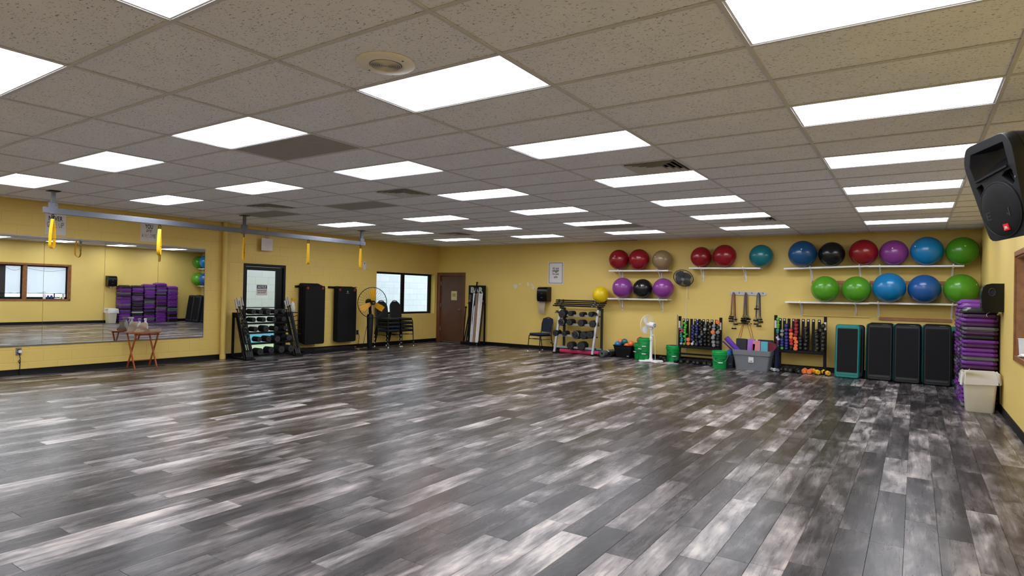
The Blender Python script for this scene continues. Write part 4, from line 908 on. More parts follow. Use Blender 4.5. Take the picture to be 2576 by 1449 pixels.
# ---- white pedestal fan seen from behind
t = thing('pedestal_fan', 'white pedestal fan with cross-shaped base seen from behind', 'fan', (1.88, 10.42, 0))
ob('base_bar', MB().cbox(-.27, .27, -.045, .045, 0, .045, .012), 'white_plastic', t, rot=(0, 0, .62)); ob('base_bar', MB().cbox(-.27, .27, -.045, .045, 0, .04, .012), 'white_plastic', t, rot=(0, 0, -.75))
ob('pole', MB().lathe([(.05, .04), (.042, .07), (.03, .1), (.027, .5), (.034, .505), (.034, .56), (.022, .565), (.02, .80), (.001, .8)], 16), 'white_plastic', t)
ob('height_knob', MB().cyl((.03, -.01, .61), (.06, -.01, .61), .014, n=10), 'white_plastic', t)
nv = Vector((-.815, .33, .02)).normalized(); av = Vector((0, 0, 1)).cross(nv).normalized(); bv = nv.cross(av); hc = Vector((-.0, 0, .84))
ob('motor', MB().loops([[hc+nv*s+(av*math.cos(2*PI*k/20)+bv*math.sin(2*PI*k/20))*rr for k in range(20)] for rr, s in ((.03, -.10), (.06, -.09), (.066, -.06), (.07, .04), (.05, .06))]), 'white_plastic', t)
ob('motor_vent', MB().tube([hc-nv*.102+(av*math.cos(2*PI*k/16)+bv*math.sin(2*PI*k/16))*.03 for k in range(16)], .008, 6, True), 'grey_plastic', t)
ob('neck', MB().cbox(-.03, .03, -.035, .035, .745, .80, .008), 'white_plastic', t)
gc = hc+nv*.12
gr = ob('grille_rim', MB().tube([gc+(av*math.cos(2*PI*k/40)+bv*math.sin(2*PI*k/40))*.225 for k in range(40)], .006, 6, True), 'white_plastic', t)
for k in range(36):
    q = 2*PI*k/36; d = av*math.cos(q)+bv*math.sin(q)
    ob('grille_wire', MB().tube([gc-nv*.06+d*.06, gc-nv*.055+d*.14, gc-nv*.03+d*.2, gc+d*.225], .0011, 4), 'white_plastic', gr); ob('grille_wire', MB().tube([gc+nv*.05+d*.04, gc+nv*.05+d*.14, gc+nv*.03+d*.2, gc+d*.225], .0011, 4), 'white_plastic', gr)
for k in range(3):
    q = .9+2*PI*k/3; d = av*math.cos(q)+bv*math.sin(q); e = nv.cross(d)
    pts = [(.03, .02), (.06, .06), (.11, .085), (.16, .08), (.195, .045), (.2, 0), (.19, -.04), (.14, -.06), (.08, -.05), (.03, -.02)]
    ob('blade', MB().loops([[gc+d*r+e*w_+nv*(.25*w_) for r, w_ in pts], [gc+d*r+e*w_+nv*(.25*w_+.004) for r, w_ in pts]]), 'white_plastic', t)
ob('hub', MB().cyl(gc-nv*.05, gc+nv*.03, .035, n=14), 'white_plastic', t)
ob('power_cord', MB().tube([(.02, .04, .82), (.07, .06, .5), (.08, .05, .2), (.09, .04, .03), (.2, -.08, .01), (.33, -.04, .008), (.42, .02, .008), (.62, .04, .008)], .005, 6), 'white_plastic', t)
# ---- dark wall fan
t = thing('wall_fan', 'dark round wall fan tilted down between the ball shelves', 'fan', (2.44, YB, 1.92))
nv = Vector((.03, -.81, -.58)).normalized(); av = Vector((0, 0, 1)).cross(nv).normalized(); bv = nv.cross(av); gc = Vector((-.04, -.24, .01)); mat('smoke_grey', '#5a5d61', .35, .3)
ob('wall_plate', MB().cbox(-.05, .05, -.02, 0, -.17, .03, .004), 'grey_plastic', t); ob('arm', MB().bar((0, -.02, -.12), gc-nv*.12, .035), 'grey_plastic', t)
ob('motor', MB().cyl(gc-nv*.14, gc-nv*.03, .06, .055, 16), 'black', t)
rim = ob('cage_rim', MB().tube([gc+(av*math.cos(2*PI*k/40)+bv*math.sin(2*PI*k/40))*.225 for k in range(40)], .008, 6, True), 'black', t)
for k in range(56):
    q = 2*PI*k/56; d = av*math.cos(q)+bv*math.sin(q)
    ob('cage_wire', MB().tube([gc+nv*.05+d*.04, gc+nv*.05+d*.14, gc+nv*.03+d*.2, gc+d*.225], .0022, 4), 'smoke_grey', rim); ob('cage_wire', MB().tube([gc-nv*.06+d*.06, gc-nv*.05+d*.14, gc-nv*.03+d*.2, gc+d*.225], .0016, 4), 'smoke_grey', rim)
for k in range(4):
    q = .4+2*PI*k/4; d = av*math.cos(q)+bv*math.sin(q); e = nv.cross(d); pts = [(.03, .02), (.07, .07), (.13, .12), (.18, .10), (.205, .04), (.2, -.04), (.15, -.09), (.08, -.06), (.03, -.02)]
    ob('blade', MB().loops([[gc+d*r+e*w_+nv*(.25*w_) for r, w_ in pts], [gc+d*r+e*w_+nv*(.25*w_+.004) for r, w_ in pts]]), 'smoke_grey', t)
ob('centre_badge', MB().cyl(gc+nv*.05, gc+nv*.056, .04, n=18), 'silver_paint', t)
ob('power_cord', MB().tube([(-.02, -.02, -.16), (-.03, -.012, -.6), (-.04, -.012, -1.0), (-.02, -.012, -1.5), (-.02, -.012, -1.8)], .006, 6), 'white_paint', t); ob('pull_chain', MB().cyl((.03, -.06, -.15), (.035, -.05, -.46), .0025, n=6).sphere((.035, -.05, -.47), .008, 8, 6), 'pine', t)
# ---- ball shelves
def shelf(lab, x0, x1, z0, z1, br, cleat=None):
    L_ = x1-x0; t = thing('ball_shelf', lab, 'shelf', (x0, YB, z0), 0, 'white ball shelves')
    dz = z1-z0
    ob('board', MB().loops([[(0, y, z) for y, z in ((-.30, 0), (0, 0), (0, -.032), (-.30, -.032))], [(L_, y, z+dz) for y, z in ((-.30, 0), (0, 0), (0, -.032), (-.30, -.032))]]), 'white_paint', t)
    for bx in br:
        zz = dz*bx/L_
        b = MB().box(bx-.016, bx+.016, -.26, -.004, -.05+zz, -.033+zz).box(bx-.016, bx+.016, -.014, 0, -.30+zz, -.033+zz); b.bar((bx, -.23, -.05+zz), (bx, -.012, -.27+zz), .02, .012, (1, 0, 0))
        ob('bracket', b, 'white_plastic', t); ob('bracket_tab', MB().box(bx-.008, bx+.008, -.315, -.30, -.03+zz, .02+zz), 'white_plastic', t)
    if cleat: ob('wood_cleat', MB().cbox(cleat[0]-x0, cleat[1]-x0, -.022, 0, cleat[2]-z0, cleat[3]-z0, .002), cleat[4], t)
shelf('upper left white shelf holding two red balls and a gold ball', .55, 2.06, 2.117, 2.117, (.25, 1.25))
shelf('lower left white shelf holding two purple balls and a black ball', .53, 2.048, 1.43, 1.437, (.28, 1.31))
shelf('white shelf in the middle holding two red balls and a teal ball', 2.544, 4.085, 2.172, 2.160, (.25, 1.18))
shelf('upper right white shelf, left half under navy, black and red balls', 4.551, 6.078, 2.147, 2.19, (.5, 1.38), (5.05, 6.05, 1.82, 1.89, 'pine'))
shelf('upper right white shelf, right half under purple, blue and green balls', 6.079, 7.602, 2.185, 2.18, (.2, 1.36), (6.1, 7.45, 1.82, 1.89, 'pine'))
shelf('lower right white shelf, left half under two light green balls', 4.588, 6.107, 1.445, 1.455, (.28, 1.28), (4.88, 6.1, 1.15, 1.175, 'wall_paint'))
shelf('lower right white shelf, right half under two blue balls and a green', 6.108, 7.65, 1.466, 1.468, (.15, 1.33), (6.27, 7.44, 1.115, 1.175, 'pine'))
BL = [('red', 'dark red ball, left on the upper left shelf', .802, 2.376, .245), ('red', 'dark red ball with a pale valve, middle of the upper left shelf', 1.324, 2.373, .250), ('gold', 'gold-brown exercise ball, right on the upper left shelf', 1.889, 2.353, .230),
 ('purple', 'purple ball, left on the lower left shelf', .912, 1.685, .250), ('black', 'glossy black ball between the two purple balls', 1.424, 1.673, .232), ('purple', 'purple ball, right on the lower left shelf', 1.933, 1.683, .242),
 ('red', 'smaller dark red ball, left on the middle shelf', 2.802, 2.405, .233), ('red', 'larger dark red ball next to the smaller one on the middle shelf', 3.325, 2.42, .253), ('teal', 'teal ball at the right end of the middle shelf', 4.092, 2.405, .246),
 ('dblue', 'navy blue ball, first on the upper right shelves', 4.905, 2.434, .275), ('black', 'matte black ball between the navy and red balls, upper right', 5.441, 2.422, .246), ('red', 'dark red ball on the upper right shelves', 6.0, 2.445, .254), ('purple', 'purple ball on the upper right shelves', 6.507, 2.429, .243), ('blue', 'bright blue ball on the upper right shelves', 7.034, 2.450, .266), ('green', 'green ball in the corner of the upper right shelf', 7.573, 2.437, .256),
 ('green2', 'light green ball, first on the lower right shelves', 5.331, 1.715, .261), ('green2', 'light green ball, second on the lower right shelves', 5.887, 1.713, .258), ('blue', 'bright blue ball in the middle of the lower right shelves', 6.440, 1.752, .284), ('mblue', 'medium blue ball with a printed label on the lower right shelf', 7.002, 1.735, .268), ('green2', 'green ball in the corner of the lower right shelf', 7.559, 1.741, .272)]
for c, lab, x, z, r in BL: ball('exercise_ball', lab, (x, YB-r-.012, z), r, 'ball_'+c, 'exercise balls on the wall shelves')
# ---- band board
t = thing('band_board', 'grey-white wooden hook board on the back wall holding exercise bands', 'hook board', (3.777, YB, 1.60)); mat('board_grey', '#b9babf', .6, var=.1)
ob('board', MB().prism(rrect(-.388, .388, -.043, .043, .035), 0, .022, .004).T(WB), 'board_grey', t)
for x in (-.30, -.175, -.04, .09, .225, .32): ob('hook', MB().cyl((x, -.022, .0), (x, -.07, .02), .007, n=8), 'black', t)
for n_, c in (('tube_red', '#8f1420'), ('tube_rust', '#a8552c'), ('tube_grey', '#6d747c'), ('tube_blue', '#3b4a6a'), ('tube_black', '#1a1a1d'), ('tube_yellow', '#9a9a3a')): mat(n_, c, .45)
def band(lab, x, z, drops, m, sp, y0):
    t = thing('resistance_band', lab, 'exercise band', (x, y0, z), 0, 'exercise bands on the hook board')
    l1, l2 = drops
    ob('tube', MB().tube([(-sp-.01, -.0, -l1), (-sp, 0, -l1*.5), (-sp*.8, 0, -.06), (-sp*.45, 0, -.015), (0, 0, 0), (sp*.45, 0, -.015), (sp*.8, 0, -.06), (sp, 0, -l2*.5), (sp+.01, 0, -l2)], .007, 6), m, t)
    for s, l in ((-1, l1), (1, l2)):
        cx = s*(sp+.01); tw = .5*s
        h = ob('handle_strap', MB().tube([(cx, 0, -l), (cx-.05, -.006, -l-.085), (cx+.05, .006, -l-.085)], .006, 6, True), 'black', t); ob('grip', MB().cyl((cx-.05, -.006, -l-.087), (cx+.05, .006, -l-.087), .014, n=10), 'rubber', h)
for bx, bn, ms in ((3.477, 'left', (('tube_red', .042, (.50, .62)), ('tube_rust', .03, (.56, .52)), ('tube_grey', .018, (.46, .72)))), (3.742, 'middle', (('tube_grey', .045, (.54, .50)), ('tube_yellow', .034, (.49, .56)), ('tube_red', .02, (.57, .48)), ('tube_blue', .010, (.52, .60)))), (4.005, 'right', (('tube_black', .04, (.52, .55)), ('tube_blue', .028, (.60, .50)), ('tube_grey', .016, (.27, .64))))):
    for q, (m, sp, dr) in enumerate(ms):
        band('%s exercise band tube in the %s bunch on the hook board' % ({'tube_red': 'red', 'tube_rust': 'rust-coloured', 'tube_grey': 'grey', 'tube_yellow': 'olive-yellow', 'tube_blue': 'blue-grey', 'tube_black': 'black'}[m], bn), bx, 1.62, dr, m, sp, YB-.03-.018*q)
for k, x in enumerate((3.60, 3.86)):
    t = thing('resistance_band', 'thin rust-coloured loop hanging down behind the grey tote, %s' % ('left', 'right')[k], 'exercise band', (x, YB-.03, .93), 0, 'exercise bands on the hook board')
    ob('tube', MB().tube([(.08*(1 if k == 0 else -1), 0, .0), (.0, 0, -.3), (.02, 0, -.48), (.05, 0, -.3), (.1 if k == 0 else -.03, 0, 0)], .005, 6), 'tube_rust', t); ob('clip_end', MB().cbox(-.02, .12 if k == 0 else .02, -.006, .006, -.005, .012, .002), 'black', t)
# ---- dumbbell racks
def dumbbell_mesh():
    mb = MB(); r = .042
    hx = lambda rr, y: [(rr*math.cos(PI/6+2*PI*k/6), y, rr*math.sin(PI/6+2*PI*k/6)) for k in range(6)]
    for a, b in ((-.11, -.045), (.045, .11)): mb.loops([hx(r*.80, a), hx(r, a+.010), hx(r, b-.010), hx(r*.80, b)])
    mb.cyl((0, -.05, 0), (0, .05, 0), .014, n=10)
    n0 = len(mb.f)      # raised weight figure on each end face
    for y, yy in ((-.11, -.1115), (.1115, .11)):
        for x0, x1, z0, z1 in ((-.012, -.007, -.010, .010), (.0, .012, .006, .010), (.0, .012, -.010, -.006), (.0, .004, -.006, .006)): mb.box(x0, x1, min(y, yy), max(y, yy), z0, z1)
    me = mb.mesh('dumbbell', 'db_k'); me.materials.append(M_('grey_plastic'))
    for p in me.polygons:
        if p.index >= n0: p.material_index = 1
    return me
db_me = dumbbell_mesh()
def dumbbell(lab, loc, r, c, group, rz=0, name='dumbbell'):
    o = ob(name, db_me, None, None, loc, (0, (random.random()-.5)*.3, rz)); s = r/.0425; o.scale = (s, s, s); omat(o, 'db_'+c); return tag(o, lab, 'dumbbell', group)
def dumbbell_rack(lab, xs, ztop, zslat, ztray, lows):
    x0, x1 = xs[0], xs[-1]; t = thing('dumbbell_rack', lab, 'weight rack', (x0, 11.0, 0))
    for x in (x0, x1):
        p = ob('post', MB().cbox(x-x0-.028, x-x0+.028, -.025, .025, 0, ztop, .004), 'black', t); ob('post_sticker', MB().box(x-x0-.02, x-x0+.02, -.027, -.0255, ztop-.27, ztop-.11), 'paper', p)
        ob('foot', MB().cbox(x-x0-.03, x-x0+.03, -.28, .2, 0, .04, .004), 'black', t)
    for k, x in enumerate(xs[1:-1]):
        s = ob('slat', MB().cbox(x-x0-.029, x-x0+.029, -.006, .006, ztray-.03, zslat, .002), 'black', t)
        if k not in (2, 4): ob('slat_sticker', MB().box(x-x0-.016, x-x0+.014, -.0085, -.007, zslat-.045, zslat-.015), 'paper', s)
    ob('tray', MB().cbox(0, x1-x0, -.11, .11, ztray-.06, ztray, .004), 'black', t)
    for z in lows: ob('lower_rail', MB().cbox(0, x1-x0, -.02, .02, z-.02, z+.02, .003), 'black', t)
rA = [[(2.406, .798, .026, 't'), (2.383, .754, .021, 'p'), (2.427, .75, .021, 'p'), (2.431, .708, .024, 'p'), (2.399, .689, .021, 'p'), (2.404, .639, .028, 't'), (2.405, .595, .026, 't'), (2.425, .543, .028, 't'), (2.424, .496, .03, 't'), (2.409, .426, .028, 'l')],
 [(2.483, .895, .035, 'g'), (2.51, .848, .03, 'g'), (2.501, .8, .033, 'g'), (2.488, .743, .031, 'g'), (2.49, .683, .033, 'g'), (2.518, .642, .026, 'g'), (2.488, .597, .033, 'g'), (2.501, .518, .028, 't'), (2.482, .424, .031, 'g')],
 [(2.572, .528, .047, 'o'), (2.573, .435, .047, 'o')],
 [(2.667, .838, .033, 'b'), (2.666, .763, .033, 'b'), (2.675, .689, .034, 'b'), (2.667, .608, .035, 'b'), (2.665, .533, .033, 'b'), (2.69, .484, .028, 's'), (2.667, .436, .034, 'w')],
 [(2.763, .94, .039, 'b'), (2.749, .842, .037, 'b'), (2.766, .782, .032, 'b'), (2.763, .72, .035, 'b'), (2.752, .656, .039, 'n'), (2.76, .597, .037, 'k'), (2.757, .527, .037, 'k'), (2.758, .436, .042, 'n')],
 [(2.842, .939, .042, 'k'), (2.834, .857, .04, 'k'), (2.849, .777, .039, 'k'), (2.876, .665, .04, 'd'), (2.829, .605, .039, 'n'), (2.876, .557, .032, 'k'), (2.852, .495, .042, 'n'), (2.865, .432, .037, 'k')],
 [(2.947, .853, .037, 'n'), (2.941, .777, .04, 's'), (2.947, .704, .037, 'k'), (2.948, .614, .039, 'k'), (2.95, .524, .041, 'k'), (2.954, .442, .037, 'k')],
 [(3.039, .897, .039, 'k'), (3.028, .777, .037, 'k'), (3.029, .703, .037, 'k'), (3.03, .612, .039, 'k'), (3.036, .525, .039, 'k'), (3.042, .443, .037, 'k')],
 [(3.139, .864, .041, 's'), (3.136, .791, .041, 's'), (3.117, .722, .05, 'o'), (3.141, .664, .041, 's'), (3.125, .599, .046, 's'), (3.132, .503, .046, 's'), (3.146, .431, .041, 's')],
 [(3.223, .948, .047, 'o'), (3.231, .837, .044, 'k'), (3.226, .723, .047, 's'), (3.237, .646, .041, 'k'), (3.229, .587, .044, 'k'), (3.226, .505, .044, 'd'), (3.236, .437, .041, 'k')]]
rB = [[(4.461, 1.072, .032, 'g'), (4.469, 1.012, .029, 'g'), (4.472, .948, .031, 'g'), (4.464, .901, .031, 'g'), (4.463, .836, .032, 't'), (4.459, .796, .027, 't'), (4.459, .749, .024, 'n'), (4.456, .679, .031, 'l'), (4.475, .643, .027, 'l'), (4.465, .591, .031, 'm'), (4.465, .552, .025, 'm'), (4.465, .51, .029, 't'), (4.468, .459, .034, 'g')],
 [(4.549, .823, .039, 's'), (4.544, .749, .039, 's'), (4.547, .642, .041, 'b'), (4.553, .589, .037, 'b'), (4.547, .53, .041, 'b'), (4.55, .464, .034, 'g')],
 [(4.627, .938, .044, 'b'), (4.63, .856, .041, 'b'), (4.629, .778, .041, 'b'), (4.63, .705, .041, 'b'), (4.636, .638, .039, 'b'), (4.634, .576, .041, 'b'), (4.635, .521, .034, 'b'), (4.634, .47, .039, 'b')],
 [(4.715, .845, .042, 'r'), (4.72, .768, .045, 'o'), (4.721, .701, .039, 'o'), (4.722, .633, .044, 'r'), (4.73, .566, .041, 'r'), (4.726, .498, .041, 'k')],
 [(4.809, 1.038, .043, 'c'), (4.817, .959, .045, 'c'), (4.814, .884, .043, 'c'), (4.821, .817, .045, 'c'), (4.809, .759, .043, 'c'), (4.797, .681, .046, 'o'), (4.82, .607, .046, 'o'), (4.815, .536, .043, 'o'), (4.809, .468, .048, 'o')],
 [(4.898, .696, .043, 'k'), (4.903, .639, .04, 'k'), (4.903, .567, .04, 'k'), (4.904, .491, .04, 'k')],
 [(4.995, .893, .043, 'k'), (5.004, .806, .043, 'k'), (5.007, .722, .04, 'k'), (5.006, .645, .038, 'k'), (4.996, .57, .043, 'k'), (5.0, .487, .04, 'k')],
 [(5.184, .844, .043, 'k'), (5.197, .742, .049, 'k'), (5.199, .662, .049, 'k'), (5.206, .582, .043, 'k'), (5.212, .506, .045, 'k')],
 [(5.316, .965, .052, 'k'), (5.27, .876, .052, 'k'), (5.314, .81, .045, 'k'), (5.319, .735, .049, 'k'), (5.311, .659, .045, 'k'), (5.313, .579, .047, 'k'), (5.314, .502, .047, 'k')]]
dumbbell_rack('black dumbbell rack on the left of the grey tote', [2.347, 2.436, 2.526, 2.614, 2.701, 2.794, 2.889, 2.981, 3.076, 3.171, 3.268], 1.05, .998, .39, (.19, .06))
dumbbell_rack('black dumbbell rack on the right of the grey tote', [4.406, 4.496, 4.577, 4.664, 4.753, 4.846, 4.937, 5.031, 5.128, 5.236, 5.347], 1.147, 1.085, .435, (.07,))
for side, rk in (('left of', rA), ('right of', rB)):
    for a, col_ in enumerate(rk):
        for b, (x, z, r, c) in enumerate(col_):
            dumbbell('%s dumbbell, %s from top in %s column, rack %s grey tote' % (DBC[c][1], ORD[b], ORD[a], side), (x, 10.88+.11*r/.040+(.012 if b % 2 else 0), z), r, c, 'dumbbells on the rack %s the grey tote' % side)
# floor dumbbells
for k, (x, y, r) in enumerate(((2.52, 10.72, .052), (2.65, 10.72, .052), (2.81, 10.74, .05), (2.90, 10.70, .052), (3.02, 10.70, .052), (3.13, 10.74, .05), (3.2, 10.6, .05))):
    dumbbell('black dumbbell on the floor, %s from left under the left rack' % ORD[k], (x, y, r*1.05), r, 'k', 'dumbbells on the floor under the left rack', .15*math.sin(k*2))
t = dumbbell('black dumbbell on the floor between the white fan and a bucket', (2.03, 10.78, .056), .054, 'k', None, .7)
for k, (x, y, r, c, n_) in enumerate(((4.43, 10.62, .034, 'w', 'white dumbbell on the floor right of the grey tote'), (4.50, 10.60, .034, 's', 'grey dumbbell on the floor next to the white one'), (4.58, 10.80, .045, 'k', 'small black floor dumbbell behind the grey one'), (4.66, 10.78, .055, 'k', 'black floor dumbbell, second under the right rack'), (4.78, 10.72, .055, 'k', 'black floor dumbbell, third under the right rack'), (4.885, 10.58, .058, 'k', 'large black floor dumbbell in front of the right rack'), (5.02, 10.66, .052, 'o', 'orange floor dumbbell, left of the pair'), (5.125, 10.67, .052, 'o', 'orange floor dumbbell, right of the pair'), (5.22, 10.70, .05, 'y', 'yellow floor dumbbell beside the orange pair'), (5.33, 10.75, .045, 'k', 'black floor dumbbell between the two yellow ones'), (5.405, 10.66, .05, 'y', 'yellow floor dumbbell nearest the teal step board'))):
    dumbbell(n_, (x, y, r*1.05), r, c, None, (.6, .6, 0, .1, -.1, .4, .05, -.05, .5, .9, .5)[k])
t = thing('steel_rod', 'thin steel rod standing left of the first dumbbell rack', 'rod', (2.325, 10.88, 0)); ob('shaft', MB().cyl((0, 0, .03), (-.004, .02, .96), .009, n=10), 'steel', t); ob('sleeve', MB().cyl((-.004, .02, .96), (-.005, .022, 1.08), .013, n=10), 'steel', t); ob('foot', MB().cbox(-.05, .06, -.06, .06, 0, .035, .005), 'black', t)
# ---- grey tote with rolled and folded mats
TX, TY = 4.045, 10.64
t = thing('grey_tote', 'large grey plastic tote full of rolled mats', 'tote', (TX, TY, 0))
ob('tote_body', tub(.315, .20, .375, .235, .415, .006, .04), 'tote_grey', t)
ob('tote_band', MB().loops([[(x, y, z) for x, y in rrect(-a, a, -b, b, .045)] for a, b, z in ((.366, .232, .305), (.376, .242, .31), (.386, .247, .398), (.378, .24, .4))], False, False), 'tote_grey', t)
lb = ob('tote_label', MB().box(-.05, .05, -.237, -.233, .165, .275), 'paper', t); ob('label_print', MB().box(-.03, .03, -.2385, -.237, .18, .2), 'grey_plastic', lb)
for n_, c in (('m_purple', '#5a2f9a'), ('m_black', '#2a2b2e'), ('m_lav', '#a06fc6'), ('m_pink', '#d1878c'), ('m_teal', '#5aa9b8'), ('m_magenta', '#c02a72'), ('m_wine', '#6d1f2e'), ('m_navy', '#152348')): mat(n_, c, .75, bump=.2, bscale=300)
roll('rolled_mat', 'purple rolled mat leaning out of the left of the grey tote', (3.50, 10.55, .645), (3.86, 10.62, .24), .055, 'm_purple', 'm_purple')
t = thing('folded_mat', 'purple loose mat flap under the purple roll', 'mat', (3.49, 10.58, .50)); ob('mat_sheet', MB().loops([[(-.07+.05*k, -.06, .05-.045*k+.01*math.sin(k)), (-.07+.05*k, .1, .05-.045*k), (-.07+.05*k, .1, .058-.045*k), (-.07+.05*k, -.06, .062-.045*k+.01*math.sin(k))] for k in range(5)]), 'm_purple', t)
def slab_mat(lab, x0, x1, y0, y1, z0, z1, m, n=3, tilt=0):
    t = thing('folded_mat', lab, 'mat', ((x0+x1)/2, (y0+y1)/2, z0), 0, 'folded mats in the grey tote'); w_ = (y1-y0)/n
    for k in range(n):
        a = y0+k*w_-(y0+y1)/2; pts = rrect(-(x1-x0)/2, (x1-x0)/2, 0, z1-z0-.004*k, .02, 3)
        ob('fold', MB().loops([[(x+tilt*z, a, z) for x, z in inset(pts, .004)], [(x+tilt*z, a+.005, z) for x, z in pts], [(x+tilt*z, a+w_-.006, z) for x, z in pts], [(x+tilt*z, a+w_-.002, z) for x, z in inset(pts, .004)]]), m, t)
slab_mat('thick dark grey mat standing in the grey tote', 3.69, 3.90, 10.62, 10.78, .06, .635, 'm_black', 4)
slab_mat('lavender mat standing in the middle of the grey tote', 3.905, 4.04, 10.60, 10.70, .06, .64, 'm_lav', 2, .05)
slab_mat('magenta mat edge between the lavender and pink mats', 3.99, 4.05, 10.50, 10.58, .06, .55, 'm_magenta', 2, .12)
slab_mat('pink folded mat standing in the grey tote', 4.055, 4.20, 10.50, 10.60, .06, .615, 'm_pink', 3)
slab_mat('light teal folded mat standing in the grey tote', 4.21, 4.345, 10.50, 10.62, .06, .605, 'm_teal', 3)
t = thing('folded_mat', 'wine-red mat fanned out at the right of the grey tote', 'mat', (4.35, 10.62, .30), 0, 'folded mats in the grey tote'); ob('mat_sheet', MB().loops([[(x, y, z) for x, z in ((-.06, 0), (.03, .02), (.16, .20), (.14, .25), (.0, .30), (-.03, .28))] for y in (-.06, -.02, .03, .07)]), 'm_wine', t)
slab_mat('navy mat standing at the back right of the grey tote', 4.10, 4.40, 10.75, 10.84, .06, .625, 'm_navy', 2)
t = thing('clear_tote', 'small smoky clear tote between the front bucket and grey tote', 'tote', (3.55, 10.68, 0)); ob('tote_body', tub(.10, .14, .115, .16, .25, .004), 'clear_bin', t); ob('tote_badge', MB().box(.02, .07, -.155, -.152, .08, .09), 'grey_plastic', t); ob('tote_contents', MB().prism(rrect(-.08, .08, -.11, .11, .03), .01, .17, .02), 'navy_fabric', t)
t = thing('gear_bag', 'blue bag on top of the smoky clear tote', 'bag', (3.535, 10.72, .252)); ob('bag_body', MB().loops([[(x*s, y*s, z) for x, y in rrect(-.075, .075, -.09, .09, .04)] for s, z in ((.9, 0), (1, .03), (.8, .09), (.35, .125))]), 'blue_mat', t); ob('bag_strap', MB().ribbon([(.06, -.05, .03), (.10, -.08, .12), (.13, -.06, .16), (.14, -.02, .06), (.11, 0, -.02)], (0, .03, 0), .004), 'black', t)
slab_mat('dark navy mat leaning between the grey tote and the right rack', 4.44, 4.50, 10.72, 11.15, .0, .50, 'm_navy', 2)
# ---- step platforms leaning on the back wall
def step_platform(lab, x, y, body, w_=.42, Lh=1.06, tilt=-.14, badge=True):
    """length stands up, deck faces -Y; origin at the bottom front edge"""
    t = thing('step_platform', lab, 'step platform', (x, y, 0), 0, 'step platforms leaning on the back wall'); t.rotation_euler = (tilt, 0, 0)
    hw = w_/2; p = rrect(-hw, hw, 0, Lh, .055, 5)
    ob('deck_body', MB().loops([[(a, 0.0, b) for a, b in inset(p, .022)], [(a, .016, b) for a, b in inset(p, .008)], [(a, .03, b) for a, b in p], [(a, .11, b) for a, b in p], [(a, .12, b) for a, b in inset(p, .01)]]), body, t)
    ob('rubber_top', MB().loops([[(a, -.004, b) for a, b in rrect(-hw+.04, hw-.04, .115, Lh-.085, .012, 2)], [(a, .002, b) for a, b in rrect(-hw+.036, hw-.036, .111, Lh-.081, .012, 2)]]), 'rubber', t)
    for z0, z1 in ((.062, .10), (Lh-.075, Lh-.045)): ob('end_ridge', MB().loops([[(a, -.006, b) for a, b in rrect(-hw+.05, hw-.05, z0+.006, z1-.006, .008, 2)], [(a, .004, b) for a, b in rrect(-hw+.04, hw-.04, z0, z1, .01, 2)]]), 'darkgrey' if body == 'step_black' else body, t)
    if badge:
        for z, bx, m in ((.04, -.03, 'darkgrey'), (Lh-.03, .08, 'silver_paint')):
            bd = ob('badge', MB().prism(rrect(-.05, .05, -.011, .011, .01), 0, .003).T(Matrix.Translation((bx, -.0005+.004, z)) @ WB), m, t); [ob('logo_stroke', MB().bar((bx-.032+.018*q, .0006, z-.005), (bx-.026+.018*q, .0006, z+.005), .004, .001, (0, 1, 0)), 'ink', bd) for q in range(4)]
mat('step_teal', '#0f7873', .4); mat('step_black', '#121317', .45, spec=.35)
step_platform('black step platform behind the teal-edged one', 5.845, 10.66, 'step_black', tilt=-.14, badge=False, Lh=1.03)
step_platform('teal-edged step platform with torn dark top, leftmost', 5.785, 10.42, 'step_teal', tilt=-.11, badge=False, Lh=1.035)
for n_, x, y, Lh in (('second', 6.315, 10.48, 1.075), ('third', 6.75, 10.38, 1.08), ('rightmost', 7.20, 10.36, 1.09)):
    step_platform('front black step platform of the %s leaning stack' % n_, x, y, 'step_black', Lh=Lh, tilt=-.13)
    step_platform('teal-edged step platform in the middle of the %s leaning stack' % n_, x-.025, y+.135, 'step_teal', Lh=Lh-.005, tilt=-.13, badge=False)
    step_platform('rear black step platform of the %s leaning stack' % n_, x+.01, y+.27, 'step_black', Lh=Lh+.01, tilt=-.13, badge=False)
step_platform('teal step platform half hidden behind the purple risers', 7.60, 10.62, 'step_teal', tilt=-.13, badge=False, Lh=1.07)
# ================================================================== RIGHT WALL THINGS
# ---- stacks of step risers
def riser_mesh(cap):
    mb = MB(); s = .2025
    o = lambda k, c: [(k-c, -k), (k, -k+c), (k, k-c), (k-c, k), (-k+c, k), (-k, k-c), (-k, -k+c), (-k+c, -k)]
    ls = [[(x, y, 0) for x, y in o(s*.90, .05)], [(x, y, .012) for x, y in o(s*.93, .05)], [(x, y, .022) for x, y in o(s*.995, .045)], [(x, y, .032) for x, y in o(s, .045)], [(x, y, .052) for x, y in o(s*.985, .046)], [(x, y, .0595) for x, y in o(s*.95, .05)]]
    if cap: ls += [[(x, y, .075) for x, y in o(s*.80, .05)], [(x, y, .095) for x, y in o(s*.72, .05)]]
    return mb.loops(ls).mesh('step_riser', 'ris_p', 25)
rm, rmc = riser_mesh(False), riser_mesh(True)
ST = ['kmpmgmkpmppgpmkpmpppppg', 'kpppkkpgpkmkkmkkwkkpppp', 'ppgpppppkmggpppkpkkppggp', 'pmppgpgkppmpmmkggpmpppppp', 'ppgpppppmppppkggmmkkpkk']
SN = ['stack behind the beige bin', 'second stack from the beige bin', 'middle stack', 'tallest purple stack', 'farthest stack']
